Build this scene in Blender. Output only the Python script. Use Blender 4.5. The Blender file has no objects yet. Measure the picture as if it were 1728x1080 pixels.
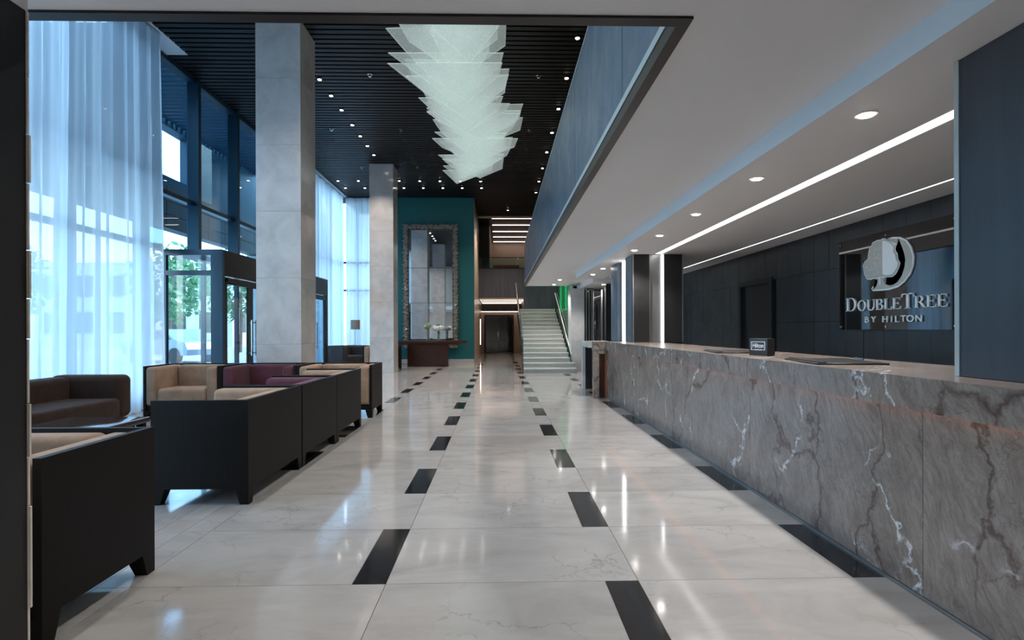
import bpy, bmesh, math, random
from mathutils import Vector, Matrix
random.seed(7)
S = bpy.context.scene
COL = S.collection
PI = math.pi

# ------------------------------------------------------------------ camera
cam_d = bpy.data.cameras.new('camera')
cam = bpy.data.objects.new('camera', cam_d); COL.objects.link(cam)
cam_d.sensor_width = 36.0; cam_d.lens = 36.0 * 930.0 / 1728.0
cam_d.shift_y = 15.6 / 1728.0
cam_d.clip_start = 0.05; cam_d.clip_end = 300
TH = math.atan(21.6 / 930.0); ROLL = 0.0035
fw = Vector((math.sin(TH), math.cos(TH), 0)); r0 = Vector((math.cos(TH), -math.sin(TH), 0)); u0 = Vector((0, 0, 1))
rr = (r0 - ROLL * u0).normalized(); uu = (u0 + ROLL * r0).normalized()
cam.matrix_world = Matrix(((rr.x, uu.x, -fw.x, 0), (rr.y, uu.y, -fw.y, 0), (rr.z, uu.z, -fw.z, 1.25), (0, 0, 0, 1)))
S.camera = cam

# ------------------------------------------------------------------ world, exposure
W = bpy.data.worlds.new('World'); S.world = W; W.use_nodes = True
wn = W.node_tree.nodes; wl = W.node_tree.links
bg = wn['Background']
sky = wn.new('ShaderNodeTexSky'); sky.sky_type = 'NISHITA'; sky.sun_disc = False
sky.sun_elevation = math.radians(38); sky.sun_rotation = math.radians(80); sky.air_density = 1.0; sky.dust_density = 2.5
mixw = wn.new('ShaderNodeMix'); mixw.data_type = 'RGBA'; mixw.inputs[0].default_value = 0.75
wl.new(sky.outputs[0], mixw.inputs[6]); mixw.inputs[7].default_value = (0.78, 0.90, 1.0, 1)
wl.new(mixw.outputs[2], bg.inputs[0]); bg.inputs[1].default_value = 3.8
S.view_settings.view_transform = 'Standard'; S.view_settings.look = 'None'
S.view_settings.gamma = 1.0; S.view_settings.use_curve_mapping = False
S.view_settings.exposure = 0.08
S.cycles.max_bounces = 9; S.cycles.diffuse_bounces = 5; S.cycles.glossy_bounces = 4
S.cycles.transmission_bounces = 6; S.cycles.transparent_max_bounces = 40
S.cycles.sample_clamp_indirect = 6.0; S.cycles.caustics_reflective = False; S.cycles.caustics_refractive = False
S.cycles.use_denoising = True

# light levels of the place's lamps, used for the added fill downlights too
P_CEIL = 210.0      # each recessed lamp in the high ceiling
P_SOFF = 108.0       # each recessed lamp in the soffit over the desk
E_LED = 2.4        # light lines
WARM = (1.0, 0.86, 0.74); NEUT = (1.0, 0.95, 0.9)

# ------------------------------------------------------------------ materials
MATS = {}
class NT:
    def __init__(s, name):
        s.m = bpy.data.materials.new(name); s.m.use_nodes = True
        s.n = s.m.node_tree.nodes; s.l = s.m.node_tree.links
        s.n.clear(); s.out = s.n.new('ShaderNodeOutputMaterial'); MATS[name] = s.m
    def add(s, t, **kw):
        n = s.n.new(t)
        for k, v in kw.items():
            if k.startswith('i_'):
                key = k[2:].replace('_', ' ')
                n.inputs[key].default_value = v
            else: setattr(n, k, v)
        return n
    def link(s, a, b): s.l.new(a, b)
    def pos(s): return s.add('ShaderNodeNewGeometry').outputs['Position']
    def obj(s): return s.add('ShaderNodeTexCoord').outputs['Object']
    def mapping(s, v, sc=(1, 1, 1), loc=(0, 0, 0), rot=(0, 0, 0)):
        m = s.add('ShaderNodeMapping'); s.link(v, m.inputs[0])
        m.inputs['Location'].default_value = loc; m.inputs['Rotation'].default_value = rot; m.inputs['Scale'].default_value = sc
        return m.outputs[0]
    def noise(s, v, scale, detail=4, rough=.55, dist=0):
        n = s.add('ShaderNodeTexNoise'); s.link(v, n.inputs['Vector'])
        n.inputs['Scale'].default_value = scale; n.inputs['Detail'].default_value = detail
        n.inputs['Roughness'].default_value = rough; n.inputs['Distortion'].default_value = dist
        return n
    def ramp(s, f, stops):
        r = s.add('ShaderNodeValToRGB'); s.link(f, r.inputs[0])
        e = r.color_ramp.elements
        while len(e) < len(stops): e.new(0.5)
        for i, (p, c) in enumerate(stops):
            e[i].position = p
            e[i].color = (c, c, c, 1) if not isinstance(c, tuple) else (*c, 1)
        return r.outputs[0]
    def mix(s, f, a, b, blend='MIX'):
        m = s.add('ShaderNodeMix', data_type='RGBA', blend_type=blend)
        for src, i in ((f, 0), (a, 6), (b, 7)):
            if isinstance(src, (int, float)): m.inputs[i].default_value = src
            elif isinstance(src, tuple): m.inputs[i].default_value = (*src, 1)
            else: s.link(src, m.inputs[i])
        return m.outputs[2]
    def math(s, op, a, b=None):
        m = s.add('ShaderNodeMath', operation=op)
        for src, i in ((a, 0), (b, 1)):
            if src is None: continue
            if isinstance(src, (int, float)): m.inputs[i].default_value = src
            else: s.link(src, m.inputs[i])
        return m.outputs[0]
    def bsdf(s, col=(.5, .5, .5), rough=.5, metal=0, spec=.5, bump=None, bstr=.2, bdist=.01, coat=0, emis=None, estr=0):
        b = s.add('ShaderNodeBsdfPrincipled')
        for src, k in ((col, 'Base Color'), (rough, 'Roughness')):
            if isinstance(src, tuple): b.inputs[k].default_value = (*src, 1)
            elif isinstance(src, (int, float)): b.inputs[k].default_value = src
            else: s.link(src, b.inputs[k])
        b.inputs['Metallic'].default_value = metal; b.inputs['Specular IOR Level'].default_value = spec
        b.inputs['Coat Weight'].default_value = coat
        if emis: b.inputs['Emission Color'].default_value = (*emis, 1); b.inputs['Emission Strength'].default_value = estr
        if bump is not None:
            bn = s.add('ShaderNodeBump'); bn.inputs['Strength'].default_value = bstr; bn.inputs['Distance'].default_value = bdist
            s.link(bump, bn.inputs['Height']); s.link(bn.outputs[0], b.inputs['Normal'])
        s.link(b.outputs[0], s.out.inputs[0]); return b

def simple(name, col, rough=.5, metal=0, spec=.5, var=.0, vscale=6, bump=0, bscale=60, coat=0):
    t = NT(name); p = t.pos(); c = col
    if var:
        n = t.noise(p, vscale, 4)
        c = t.mix(n.outputs[0], tuple(x * (1 - var) for x in col), tuple(min(1, x * (1 + var)) for x in col))
    bh = t.noise(p, bscale, 3).outputs[0] if bump else None
    t.bsdf(c, rough, metal, spec, bh, bump, .004, coat)
    return t.m

def emit(name, col, strength):
    t = NT(name); e = t.add('ShaderNodeEmission'); e.inputs[0].default_value = (*col, 1); e.inputs[1].default_value = strength
    t.link(e.outputs[0], t.out.inputs[0]); return t.m

def marble_floor():
    t = NT('polished_floor_marble'); p = t.pos()
    oi = t.add('ShaderNodeObjectInfo')
    off = t.add('ShaderNodeVectorMath', operation='SCALE'); t.link(oi.outputs['Random'], off.inputs['Scale']); off.inputs[0].default_value = (37, 53, 11)
    v = t.add('ShaderNodeVectorMath', operation='ADD'); t.link(p, v.inputs[0]); t.link(off.outputs[0], v.inputs[1]); v = v.outputs[0]
    n1 = t.noise(t.mapping(v, (1, 2.2, 1)), 1.6, 8, .6, .8)
    base = t.ramp(n1.outputs[0], [(.25, (.28, .27, .262)), (.5, (.355, .345, .337)), (.75, (.41, .40, .392))])
    rnd = t.math('MULTIPLY_ADD', oi.outputs['Random'], .16); rnd.node.inputs[2].default_value = .90
    cmb = t.add('ShaderNodeCombineColor'); [t.link(rnd, cmb.inputs[i]) for i in range(3)]
    base = t.mix(1.0, base, cmb.outputs[0], 'MULTIPLY')
    # hairline cracks
    nd = t.noise(v, 2.5, 5, .65)
    vd = t.add('ShaderNodeVectorMath', operation='MULTIPLY_ADD'); t.link(nd.outputs['Color'], vd.inputs[0]); vd.inputs[1].default_value = (.55, .55, .55); t.link(v, vd.inputs[2])
    vo = t.add('ShaderNodeTexVoronoi', feature='DISTANCE_TO_EDGE'); t.link(vd.outputs[0], vo.inputs['Vector']); vo.inputs['Scale'].default_value = 2.1
    crack = t.ramp(vo.outputs['Distance'], [(0, 1.0), (.016, 0.0)])
    mask = t.ramp(t.noise(v, 1.3, 2).outputs[0], [(.47, 0.0), (.62, .6)])
    cf = t.math('MULTIPLY', crack, mask)
    col = t.mix(cf, base, (.17, .16, .15))
    ro = t.ramp(t.noise(v, 5, 3).outputs[0], [(.3, .05), (.7, .12)])
    t.bsdf(col, ro, 0, .5)
marble_floor()

def column_stone():
    t = NT('polished_column_stone'); p = t.pos()
    oi = t.add('ShaderNodeObjectInfo')
    off = t.add('ShaderNodeVectorMath', operation='SCALE'); t.link(oi.outputs['Random'], off.inputs['Scale']); off.inputs[0].default_value = (7, 5, 11)
    v = t.add('ShaderNodeVectorMath', operation='ADD'); t.link(p, v.inputs[0]); t.link(off.outputs[0], v.inputs[1]); v = v.outputs[0]
    n = t.noise(v, 2.2, 9, .65, .6); n2 = t.noise(v, 14, 5, .7)
    c = t.ramp(n.outputs[0], [(.3, (.47, .46, .45)), (.55, (.60, .59, .58)), (.8, (.68, .67, .66))])
    spots = t.ramp(n2.outputs[0], [(.66, 0.0), (.74, .45)])
    c = t.mix(spots, c, (.30, .27, .25))
    t.bsdf(c, .14, 0, .5)
column_stone()

def counter_stone():
    t = NT('veined_brown_counter_marble'); p = t.pos()
    oi = t.add('ShaderNodeObjectInfo')
    off = t.add('ShaderNodeVectorMath', operation='SCALE'); t.link(oi.outputs['Random'], off.inputs['Scale']); off.inputs[0].default_value = (3, 13, 9)
    v = t.add('ShaderNodeVectorMath', operation='ADD'); t.link(p, v.inputs[0]); t.link(off.outputs[0], v.inputs[1]); v = v.outputs[0]
    warp = t.noise(v, 1.7, 6, .62)
    def warped(amt, sc, rot=(0, 0, 0)):
        m = t.add('ShaderNodeVectorMath', operation='MULTIPLY_ADD'); t.link(warp.outputs['Color'], m.inputs[0]); m.inputs[1].default_value = (amt,) * 3; t.link(v, m.inputs[2])
        return t.mapping(m.outputs[0], sc, (0, 0, 0), rot)
    n1 = t.noise(warped(.6, (1, 1, .7)), 3.0, 9, .68, 1.2)
    base = t.ramp(n1.outputs[0], [(.2, (.12, .096, .082)), (.42, (.185, .150, .130)), (.6, (.235, .196, .172)), (.85, (.17, .15, .142))])
    # fine slanted streaks
    w = t.noise(t.mapping(warped(.35, (1, 1, 1), (.45, 0, 0)), (1, 11, 1.6)), 5, 5, .7)
    st = t.ramp(w.outputs[0], [(.35, .72), (.6, 1.12)])
    base = t.mix(1.0, base, st, 'MULTIPLY')
    def veins(amt, sc, scale, width, rot, seed):
        vo = t.add('ShaderNodeTexVoronoi', feature='DISTANCE_TO_EDGE')
        m = t.mapping(warped(amt, sc, rot), (1, 1, 1), (seed, seed * 1.7, seed * .6)); t.link(m, vo.inputs['Vector']); vo.inputs['Scale'].default_value = scale
        return t.ramp(vo.outputs['Distance'], [(0, 1.0), (width, 0.0)])
    def mask(scale, a, b, seed):
        return t.ramp(t.noise(t.mapping(v, (1, 1, 1), (seed, seed, seed)), scale, 2).outputs[0], [(a, 0.0), (b, 1.0)])
    dk = t.math('MULTIPLY', veins(.5, (1, 1.15, .42), 1.5, .022, (.35, 0, 0), 3), mask(1.3, .33, .46, 9))
    col = t.mix(t.math('MULTIPLY', dk, .85), base, (.055, .028, .020))
    dk2 = t.math('MULTIPLY', veins(.8, (1, 1, .8), 3.2, .014, (-.5, 0, 0), 11), mask(2.0, .45, .6, 5))
    col = t.mix(t.math('MULTIPLY', dk2, .6), col, (.05, .035, .03))
    wh = t.math('MULTIPLY', veins(.9, (1, .9, .62), 1.25, .016, (.2, 0, 0), 21), mask(1.7, .47, .55, 33))
    wh2 = t.math('MULTIPLY', wh, t.ramp(t.noise(v, 16, 3).outputs[0], [(.38, .15), (.55, 1.0)]))
    col = t.mix(wh2, col, (.62, .62, .64))
    t.bsdf(col, .22, 0, .5, n1.outputs[0], .12, .004)
counter_stone()

def suede(name, col, dark=.72):
    t = NT(name); p = t.obj()
    n = t.noise(p, 5.5, 6, .68, .5); n2 = t.noise(p, 220, 2)
    c = t.ramp(n.outputs[0], [(.3, tuple(x * dark for x in col)), (.55, col), (.78, tuple(min(1, x * 1.22) for x in col))])
    b = t.bsdf(c, .88, 0, .2, n2.outputs[0], .25, .002)
    b.inputs['Sheen Weight'].default_value = .12; b.inputs['Sheen Roughness'].default_value = .4
suede('beige_suede', (.33, .225, .155)); suede('plum_suede', (.105, .038, .055)); suede('brown_suede', (.042, .025, .019), .6)
suede('charcoal_suede', (.045, .043, .046)); 
def dark_wood(name, a, b, rough, grain=(3, 60, 3), spec=.5):
    t = NT(name); p = t.obj()
    n = t.noise(t.mapping(p, grain), 2, 4, .6, .4)
    c = t.ramp(n.outputs[0], [(.3, a), (.7, b)])
    t.bsdf(c, rough, 0, spec)
dark_wood('black_stained_wood', (.0065, .0047, .0038), (.0095, .0070, .0058), .5, (40, 40, 2), .16)
dark_wood('mahogany', (.040, .013, .008), (.075, .026, .015), .2, (2, 30, 30))
dark_wood('brown_gloss_wood', (.030, .016, .013), (.05, .025, .02), .10, (30, 2, 30))
dark_wood('corridor_wood', (.42, .32, .25), (.56, .44, .35), .3, (20, 20, 1.5))
dark_wood('orange_wood', (.26, .085, .035), (.36, .13, .06), .35, (2, 20, 20))
def blue_panel(name, a, b, rough, metal=0.):
    t = NT(name); p = t.pos()
    n = t.noise(t.mapping(p, (6, 6, .35)), 1.6, 6, .6, .3); n2 = t.noise(p, 2.0, 5, .7)
    c = t.ramp(n.outputs[0], [(.3, a), (.7, b)])
    ro = t.ramp(n2.outputs[0], [(.3, rough * .8), (.7, rough * 1.3)])
    t.bsdf(c, ro, metal, .5)
blue_panel('blue_grey_panel', (.034, .062, .095), (.066, .106, .150), .36)
blue_panel('charcoal_panel', (.011, .0105, .0105), (.019, .018, .018), .42)
blue_panel('slate_pillar_panel', (.022, .030, .042), (.036, .046, .060), .36)
blue_panel('dark_slate_tile', (.010, .011, .0125), (.020, .021, .023), .38)
blue_panel('dark_gallery_panel', (.045, .050, .064), (.075, .083, .102), .42)
simple('white_plaster', (.76, .755, .755), .7, var=.03, vscale=2)
simple('pale_blue_paint', (.60, .72, .80), .6)  # white plaster with the blue of window daylight put into its colour
simple('black_ceiling', (.004, .004, .005), .8)
simple('black_slat', (.0045, .0045, .005), .5, spec=.3, var=.2)
simple('teal_paint', (.006, .115, .120), .55, var=.06, vscale=1.5)
simple('dark_trim_metal', (.028, .025, .024), .35, .6)
simple('brushed_metal', (.42, .43, .43), .33, .9, var=.1, vscale=8)
simple('pale_trim', (.40, .45, .45), .35, .3)
simple('chrome', (.75, .75, .76), .14, 1.)
simple('window_frame_blue', (.012, .048, .082), .35, .2)
simple('door_frame_brown', (.016, .012, .010), .32, .3)
simple('light_baseboard', (.50, .48, .46), .3, var=.08)
simple('black_granite', (.010, .010, .011), .09, var=.3, vscale=60)
simple('grout', (.10, .09, .085), .8)
simple('black_stone', (.010, .009, .008), .45, var=.3, vscale=3)
simple('rough_pale_stone', (.72, .67, .60), .6, var=.3, vscale=9, bump=.5, bscale=25)
simple('matte_black', (.008, .008, .009), .5)
simple('black_glass', (.004, .004, .005), .03, spec=.9)
simple('sign_silver', (.50, .475, .43), .4, .2, var=.06)
simple('sign_letter', (.86, .87, .87), .35, .1)
simple('sign_white', (.90, .91, .92), .35)
simple('lamp_fabric', (.36, .30, .26), .8)
simple('bronze_carving', (.40, .35, .30), .34, .6, var=.4, vscale=30)
simple('bronze_ground', (.09, .075, .065), .5, .4)
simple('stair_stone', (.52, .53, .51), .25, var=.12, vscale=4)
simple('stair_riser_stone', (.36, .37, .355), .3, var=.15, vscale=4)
simple('far_beige_wall', (.62, .50, .40), .6, var=.06)
simple('outdoor_paving', (.42, .43, .45), .8, var=.1, vscale=.6)
simple('outdoor_brown_panel', (.070, .045, .040), .5, var=.15, vscale=2)
simple('outdoor_blue_wall', (.006, .050, .095), .5)
simple('outdoor_pale_wall', (.55, .60, .62), .6)
simple('leaf_green', (.05, .17, .07), .6, var=.5, vscale=1.5)
simple('bark', (.08, .06, .045), .8)
simple('car_paint', (.20, .25, .30), .25, .4, coat=.5)
simple('tyre', (.01, .01, .01), .7)
simple('bloom_white', (.78, .78, .74), .7); simple('bloom_green', (.35, .45, .27), .7, var=.3, vscale=40)
simple('stem_green', (.06, .20, .04), .5)
simple('mat_leather', (.010, .011, .015), .4)
MIR = NT('mirror_silver'); MIR.bsdf((.66, .66, .66), .012, 1.0)
emit('lamp_glow', (1.0, .93, .84), 34.0)
emit('led_white', (1.0, .97, .95), E_LED); emit('led_cool', (.86, .95, 1.0), 4.0); emit('led_pillar', (1.0, .98, .97), 6.0)
emit('led_pink', (1.0, .80, .70), 5.5); emit('led_green', (.02, 1.0, .32), 1.6); emit('led_amber', (1.0, .42, .2), 2.0)

def glass(name, tint, refl=1.0, rough=0.0):
    t = NT(name)
    lw = t.add('ShaderNodeLayerWeight'); lw.inputs[0].default_value = .5
    f5 = t.math('POWER', lw.outputs['Facing'], 4.0)
    f = t.math('MULTIPLY_ADD', f5, .9 * refl); f.node.inputs[2].default_value = .045 * refl
    tr = t.add('ShaderNodeBsdfTransparent'); tr.inputs[0].default_value = (*tint, 1)
    gl = t.add('ShaderNodeBsdfGlossy'); gl.inputs['Roughness'].default_value = rough
    m = t.add('ShaderNodeMixShader'); t.link(f, m.inputs[0]); t.link(tr.outputs[0], m.inputs[1]); t.link(gl.outputs[0], m.inputs[2])
    t.link(m.outputs[0], t.out.inputs[0])
glass('window_glass', (.83, .935, .985)); glass('blue_window_glass', (.60, .83, .95)); glass('clear_glass', (.94, .97, .96)); glass('stair_glass', (.80, .93, .89), .8)
def sheer(name, col, see):
    t = NT(name); p = t.pos()
    d = t.add('ShaderNodeBsdfDiffuse'); d.inputs[0].default_value = (*col, 1)
    tl = t.add('ShaderNodeBsdfTranslucent'); tl.inputs[0].default_value = (*col, 1)
    tr = t.add('ShaderNodeBsdfTransparent'); tr.inputs[0].default_value = (.95, .98, 1, 1)
    a = t.add('ShaderNodeMixShader'); a.inputs[0].default_value = .72; t.link(d.outputs[0], a.inputs[1]); t.link(tl.outputs[0], a.inputs[2])
    b = t.add('ShaderNodeMixShader'); b.inputs[0].default_value = see; t.link(a.outputs[0], b.inputs[1]); t.link(tr.outputs[0], b.inputs[2])
    t.link(b.outputs[0], t.out.inputs[0])
sheer('sheer_fabric', (.72, .85, .93), .16)
sheer('far_sheer_fabric', (.66, .80, .90), .06)
def frosted():
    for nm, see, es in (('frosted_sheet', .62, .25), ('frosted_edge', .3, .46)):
        t = NT(nm); p = t.pos()
        n = t.noise(t.mapping(p, (1, 1, 1)), 60, 3, .7)
        d = t.add('ShaderNodeBsdfDiffuse'); d.inputs[0].default_value = (.62, .70, .67, 1)
        tl = t.add('ShaderNodeBsdfTranslucent'); tl.inputs[0].default_value = (.66, .74, .71, 1)
        a = t.add('ShaderNodeMixShader'); a.inputs[0].default_value = .5; t.link(d.outputs[0], a.inputs[1]); t.link(tl.outputs[0], a.inputs[2])
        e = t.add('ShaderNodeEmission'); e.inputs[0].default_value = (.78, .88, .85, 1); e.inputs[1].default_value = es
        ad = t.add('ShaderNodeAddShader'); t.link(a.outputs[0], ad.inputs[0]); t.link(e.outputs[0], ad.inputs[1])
        tr = t.add('ShaderNodeBsdfTransparent')
        f = t.ramp(n.outputs[0], [(.3, see - .12), (.7, min(1, see + .12))])
        b = t.add('ShaderNodeMixShader'); t.link(f, b.inputs[0]); t.link(ad.outputs[0], b.inputs[1]); t.link(tr.outputs[0], b.inputs[2])
        t.link(b.outputs[0], t.out.inputs[0])
frosted()

# ------------------------------------------------------------------ mesh helpers
class MB:
    def __init__(s): s.v = []; s.f = []; s.mi = []; s.smooth = False
    def add(s, vs, fs, mi=0):
        o = len(s.v); s.v += [tuple(v) for v in vs]; s.f += [tuple(i + o for i in f) for f in fs]; s.mi += [mi] * len(fs); return s
    def box(s, x0, x1, y0, y1, z0, z1, mi=0):
        return s.add([(x0, y0, z0), (x1, y0, z0), (x1, y1, z0), (x0, y1, z0), (x0, y0, z1), (x1, y0, z1), (x1, y1, z1), (x0, y1, z1)],
                     [(0, 3, 2, 1), (4, 5, 6, 7), (0, 1, 5, 4), (1, 2, 6, 5), (2, 3, 7, 6), (3, 0, 4, 7)], mi)
    def hexa(s, b, t, mi=0):     # bottom quad, top quad
        return s.add(list(b) + list(t), [(0, 3, 2, 1), (4, 5, 6, 7), (0, 1, 5, 4), (1, 2, 6, 5), (2, 3, 7, 6), (3, 0, 4, 7)], mi)
    def rbox(s, x0, x1, y0, y1, z0, z1, r=.03, seg=3, mi=0):
        bm = bmesh.new(); bmesh.ops.create_cube(bm, size=1.0)
        for v in bm.verts:
            v.co = Vector((x0 + (v.co.x + .5) * (x1 - x0), y0 + (v.co.y + .5) * (y1 - y0), z0 + (v.co.z + .5) * (z1 - z0)))
        bmesh.ops.bevel(bm, geom=list(bm.edges), offset=r, segments=seg, profile=.5, affect='EDGES')
        bm.verts.index_update()
        s.add([v.co.copy() for v in bm.verts], [[v.index for v in f.verts] for f in bm.faces], mi); bm.free(); s.smooth = True; return s
    def cyl(s, c, r, z0, z1, n=20, r1=None, mi=0, cap=True):
        r1 = r if r1 is None else r1
        vs = [(c[0] + r * math.cos(2 * PI * i / n), c[1] + r * math.sin(2 * PI * i / n), z0) for i in range(n)] + \
             [(c[0] + r1 * math.cos(2 * PI * i / n), c[1] + r1 * math.sin(2 * PI * i / n), z1) for i in range(n)]
        fs = [(i, (i + 1) % n, n + (i + 1) % n, n + i) for i in range(n)]
        if cap: fs += [tuple(range(n - 1, -1, -1)), tuple(range(n, 2 * n))]
        return s.add(vs, fs, mi)
    def tube(s, pts, r, n=8, mi=0):
        pts = [Vector(p) for p in pts]; vs = []; fs = []
        for i, p in enumerate(pts):
            d = (pts[min(i + 1, len(pts) - 1)] - pts[max(i - 1, 0)]).normalized()
            a = d.orthogonal().normalized() if abs(d.z) > .95 else d.cross(Vector((0, 0, 1))).normalized()
            b = d.cross(a).normalized()
            vs += [p + r * (math.cos(2 * PI * k / n) * a + math.sin(2 * PI * k / n) * b) for k in range(n)]
        for i in range(len(pts) - 1):
            for k in range(n): fs.append((i * n + k, i * n + (k + 1) % n, (i + 1) * n + (k + 1) % n, (i + 1) * n + k))
        fs += [tuple(range(n - 1, -1, -1)), tuple(range((len(pts) - 1) * n, len(pts) * n))]
        s.smooth = True; return s.add(vs, fs, mi)
    def sphere(s, c, r, sub=2, sc=(1, 1, 1), jit=0, mi=0):
        bm = bmesh.new(); bmesh.ops.create_icosphere(bm, subdivisions=sub, radius=1)
        bm.verts.index_update()
        vs = []
        for v in bm.verts:
            k = r * (1 + random.uniform(-jit, jit)); vs.append((c[0] + v.co.x * k * sc[0], c[1] + v.co.y * k * sc[1], c[2] + v.co.z * k * sc[2]))
        s.add(vs, [[v.index for v in f.verts] for f in bm.faces], mi); bm.free(); s.smooth = True; return s
    def prism(s, poly, fn, mi=0):   # poly: 2D outline, fn(u, v, k) -> 3D, k = 0 / 1
        n = len(poly); vs = [fn(u, v, 0) for u, v in poly] + [fn(u, v, 1) for u, v in poly]
        fs = [tuple(range(n)), tuple(range(2 * n - 1, n - 1, -1))] + [((i + 1) % n, i, n + i, n + (i + 1) % n) for i in range(n)]
        return s.add(vs, fs, mi)
    def mesh(s, name, mats):
        me = bpy.data.meshes.new(name); me.from_pydata(s.v, [], s.f)
        for m in ([mats] if isinstance(mats, str) else mats): me.materials.append(MATS[m])
        for p, mi in zip(me.polygons, s.mi): p.material_index = mi
        bm = bmesh.new(); bm.from_mesh(me); bmesh.ops.recalc_face_normals(bm, faces=bm.faces); bm.to_mesh(me); bm.free()
        if s.smooth:
            me.polygons.foreach_set('use_smooth', [True] * len(me.polygons))
            try: me.set_sharp_from_angle(angle=math.radians(38))
            except Exception: pass
        me.update(); return me
    def build(s, name, mats, parent=None): return link(name, s.mesh(name, mats), parent)
def link(name, me, parent=None, loc=None):
    o = bpy.data.objects.new(name, me); COL.objects.link(o)
    if parent: o.parent = parent
    if loc: o.location = loc
    return o
def tag(o, label, cat, group=None):
    o['label'] = label; o['category'] = cat
    if group: o['group'] = group
    return o
def struct(o): o['kind'] = 'structure'; return o
def thing(name, label, cat, loc=(0, 0, 0), rz=0, group=None):
    o = bpy.data.objects.new(name, None); COL.objects.link(o); o.empty_display_size = .1
    o.location = loc; o.rotation_euler = (0, 0, rz); return tag(o, label, cat, group)
def sroot(name, loc=(0, 0, 0)):
    o = bpy.data.objects.new(name, None); COL.objects.link(o); o.location = loc; o.empty_display_size = .1; return struct(o)
def copy_tree(o, parent=None):
    c = o.copy(); COL.objects.link(c)
    if parent: c.parent = parent
    for ch in o.children: copy_tree(ch, c)
    return c
def B(x0, x1, y0, y1, z0, z1): return MB().box(x0, x1, y0, y1, z0, z1)
ORD = ['first', 'second', 'third', 'fourth', 'fifth', 'sixth', 'seventh', 'eighth', 'ninth', 'tenth']

# ================================================================== SETTING
ZC = 6.07            # underside of the slatted ceiling
ZS = 2.625           # soffit under the gallery
ZD = 2.50            # dropped soffit over the desk
YW = 20.3            # teal wall
XG = -5.95           # glazing plane

# ---- floor: grout bed + tiles
floor = struct(B(-6.05, 4.7, -3.2, 31.2, -.20, -.010).build('floor', 'grout'))
RP = .7475; Y0 = 2.722; TW = .165; G = .0015
LX = [-1.80, -.562, .686, 1.934]           # seam lines, black inlays sit on their left
tile_cache = {}
def tile(x0, x1, y0, y1, mat):
    key = (round(x1 - x0, 3), round(y1 - y0, 3), mat)
    if key not in tile_cache:
        w, d = (x1 - x0) / 2 - G, (y1 - y0) / 2 - G
        tile_cache[key] = B(-w, w, -d, d, -.02, 0).mesh('tile', mat)
    link('tile' if mat != 'black_granite' else 'inlay_tile', tile_cache[key], floor, ((x0 + x1) / 2, (y0 + y1) / 2, 0))
PAR = [1, 0, 1, 0]
for k in range(-2, 24):
    y0 = Y0 + k * RP; y1 = y0 + RP
    blk = [(k % 2) == p for p in PAR]
    for c in range(3):                      # three broad bays of the walkway
        xa = LX[c]; xb = LX[c + 1] - (TW if blk[c + 1] else 0)
        if c == 2 and k > 17: xb = LX[3]
        tile(xa, xb, y0, y1, 'polished_floor_marble')
        if blk[c + 1] and not (c == 2 and k > 17): tile(xb, LX[c + 1], y0, y1, 'black_granite')
    if y0 < 18.6: tile(LX[0] - TW, LX[0], y0, y1, 'black_granite' if blk[0] and k >= 3 else 'polished_floor_marble')
    else: tile(LX[0] - TW, LX[0], y0, y1, 'polished_floor_marble')
for k in range(-1, 12):                      # lounge zone, larger slabs
    y0 = 1.95 + k * 1.495
    for xa, xb in ((-2.13, -1.965), (-3.40, -2.13), (-4.67, -3.40), (-5.94, -4.67)): tile(xa, xb, y0, y0 + 1.495, 'polished_floor_marble')
for k in range(24, 36):                      # passage below the gallery
    y0 = Y0 + k * RP; y1 = y0 + RP
    xa, xb = -.562, .686
    tile(xa, xb - TW if k % 2 == 0 else xb, y0, y1, 'polished_floor_marble')
    if k % 2 == 0: tile(xb - TW, xb, y0, y1, 'black_granite')
    tile(-.95, -.562 - (TW if k % 2 else 0), y0, y1, 'polished_floor_marble')
    if k % 2: tile(-.562 - TW, -.562, y0, y1, 'black_granite')
MB().box(.686, 1.4, Y0 + 24 * RP, 31, -.02, 0).build('tile', 'polished_floor_marble', floor)
MB().box(-5.94, 4.6, -3.1, .455, -.02, 0).build('tile', 'polished_floor_marble', floor)
MB().box(1.938, 4.6, .46, 20.3, -.02, 0).build('tile', 'polished_floor_marble', floor)

# ---- high ceiling with black slats
ceiling = struct(B(-5.95, 4.7, -3.2, 23.7, 6.20, 6.32).build('ceiling', 'black_ceiling'))
sl_long = B(-4.55, 4.55, -.05, .05, -.06, .06).mesh('slat', 'black_slat')
sl_mid = B(-4.30, 4.30, -.05, .05, -.06, .06).mesh('slat', 'black_slat')
y = 6.6
while y < 23.55:
    if 9.8 < y < 15.9: link('slat', sl_long, ceiling, (-5.86 + 4.55, y, ZC + .06))
    elif y < YW: link('slat', sl_mid, ceiling, (-5.43 + 4.30, y, ZC + .06))
    else: link('slat', sl_mid, ceiling, (-.9 + 4.3, y, ZC + .06))
    y += .149
# pocket panels over the curtains, blue daylight painted into their colour
MB().box(-5.95, -5.43, -3, 9.78, ZC, ZC + .05).build('pocket_panel', 'pale_blue_paint', ceiling)
MB().box(-5.95, -5.515, 15.9, YW, ZC, ZC + .05).build('pocket_panel', 'pale_blue_paint', ceiling)

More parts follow.
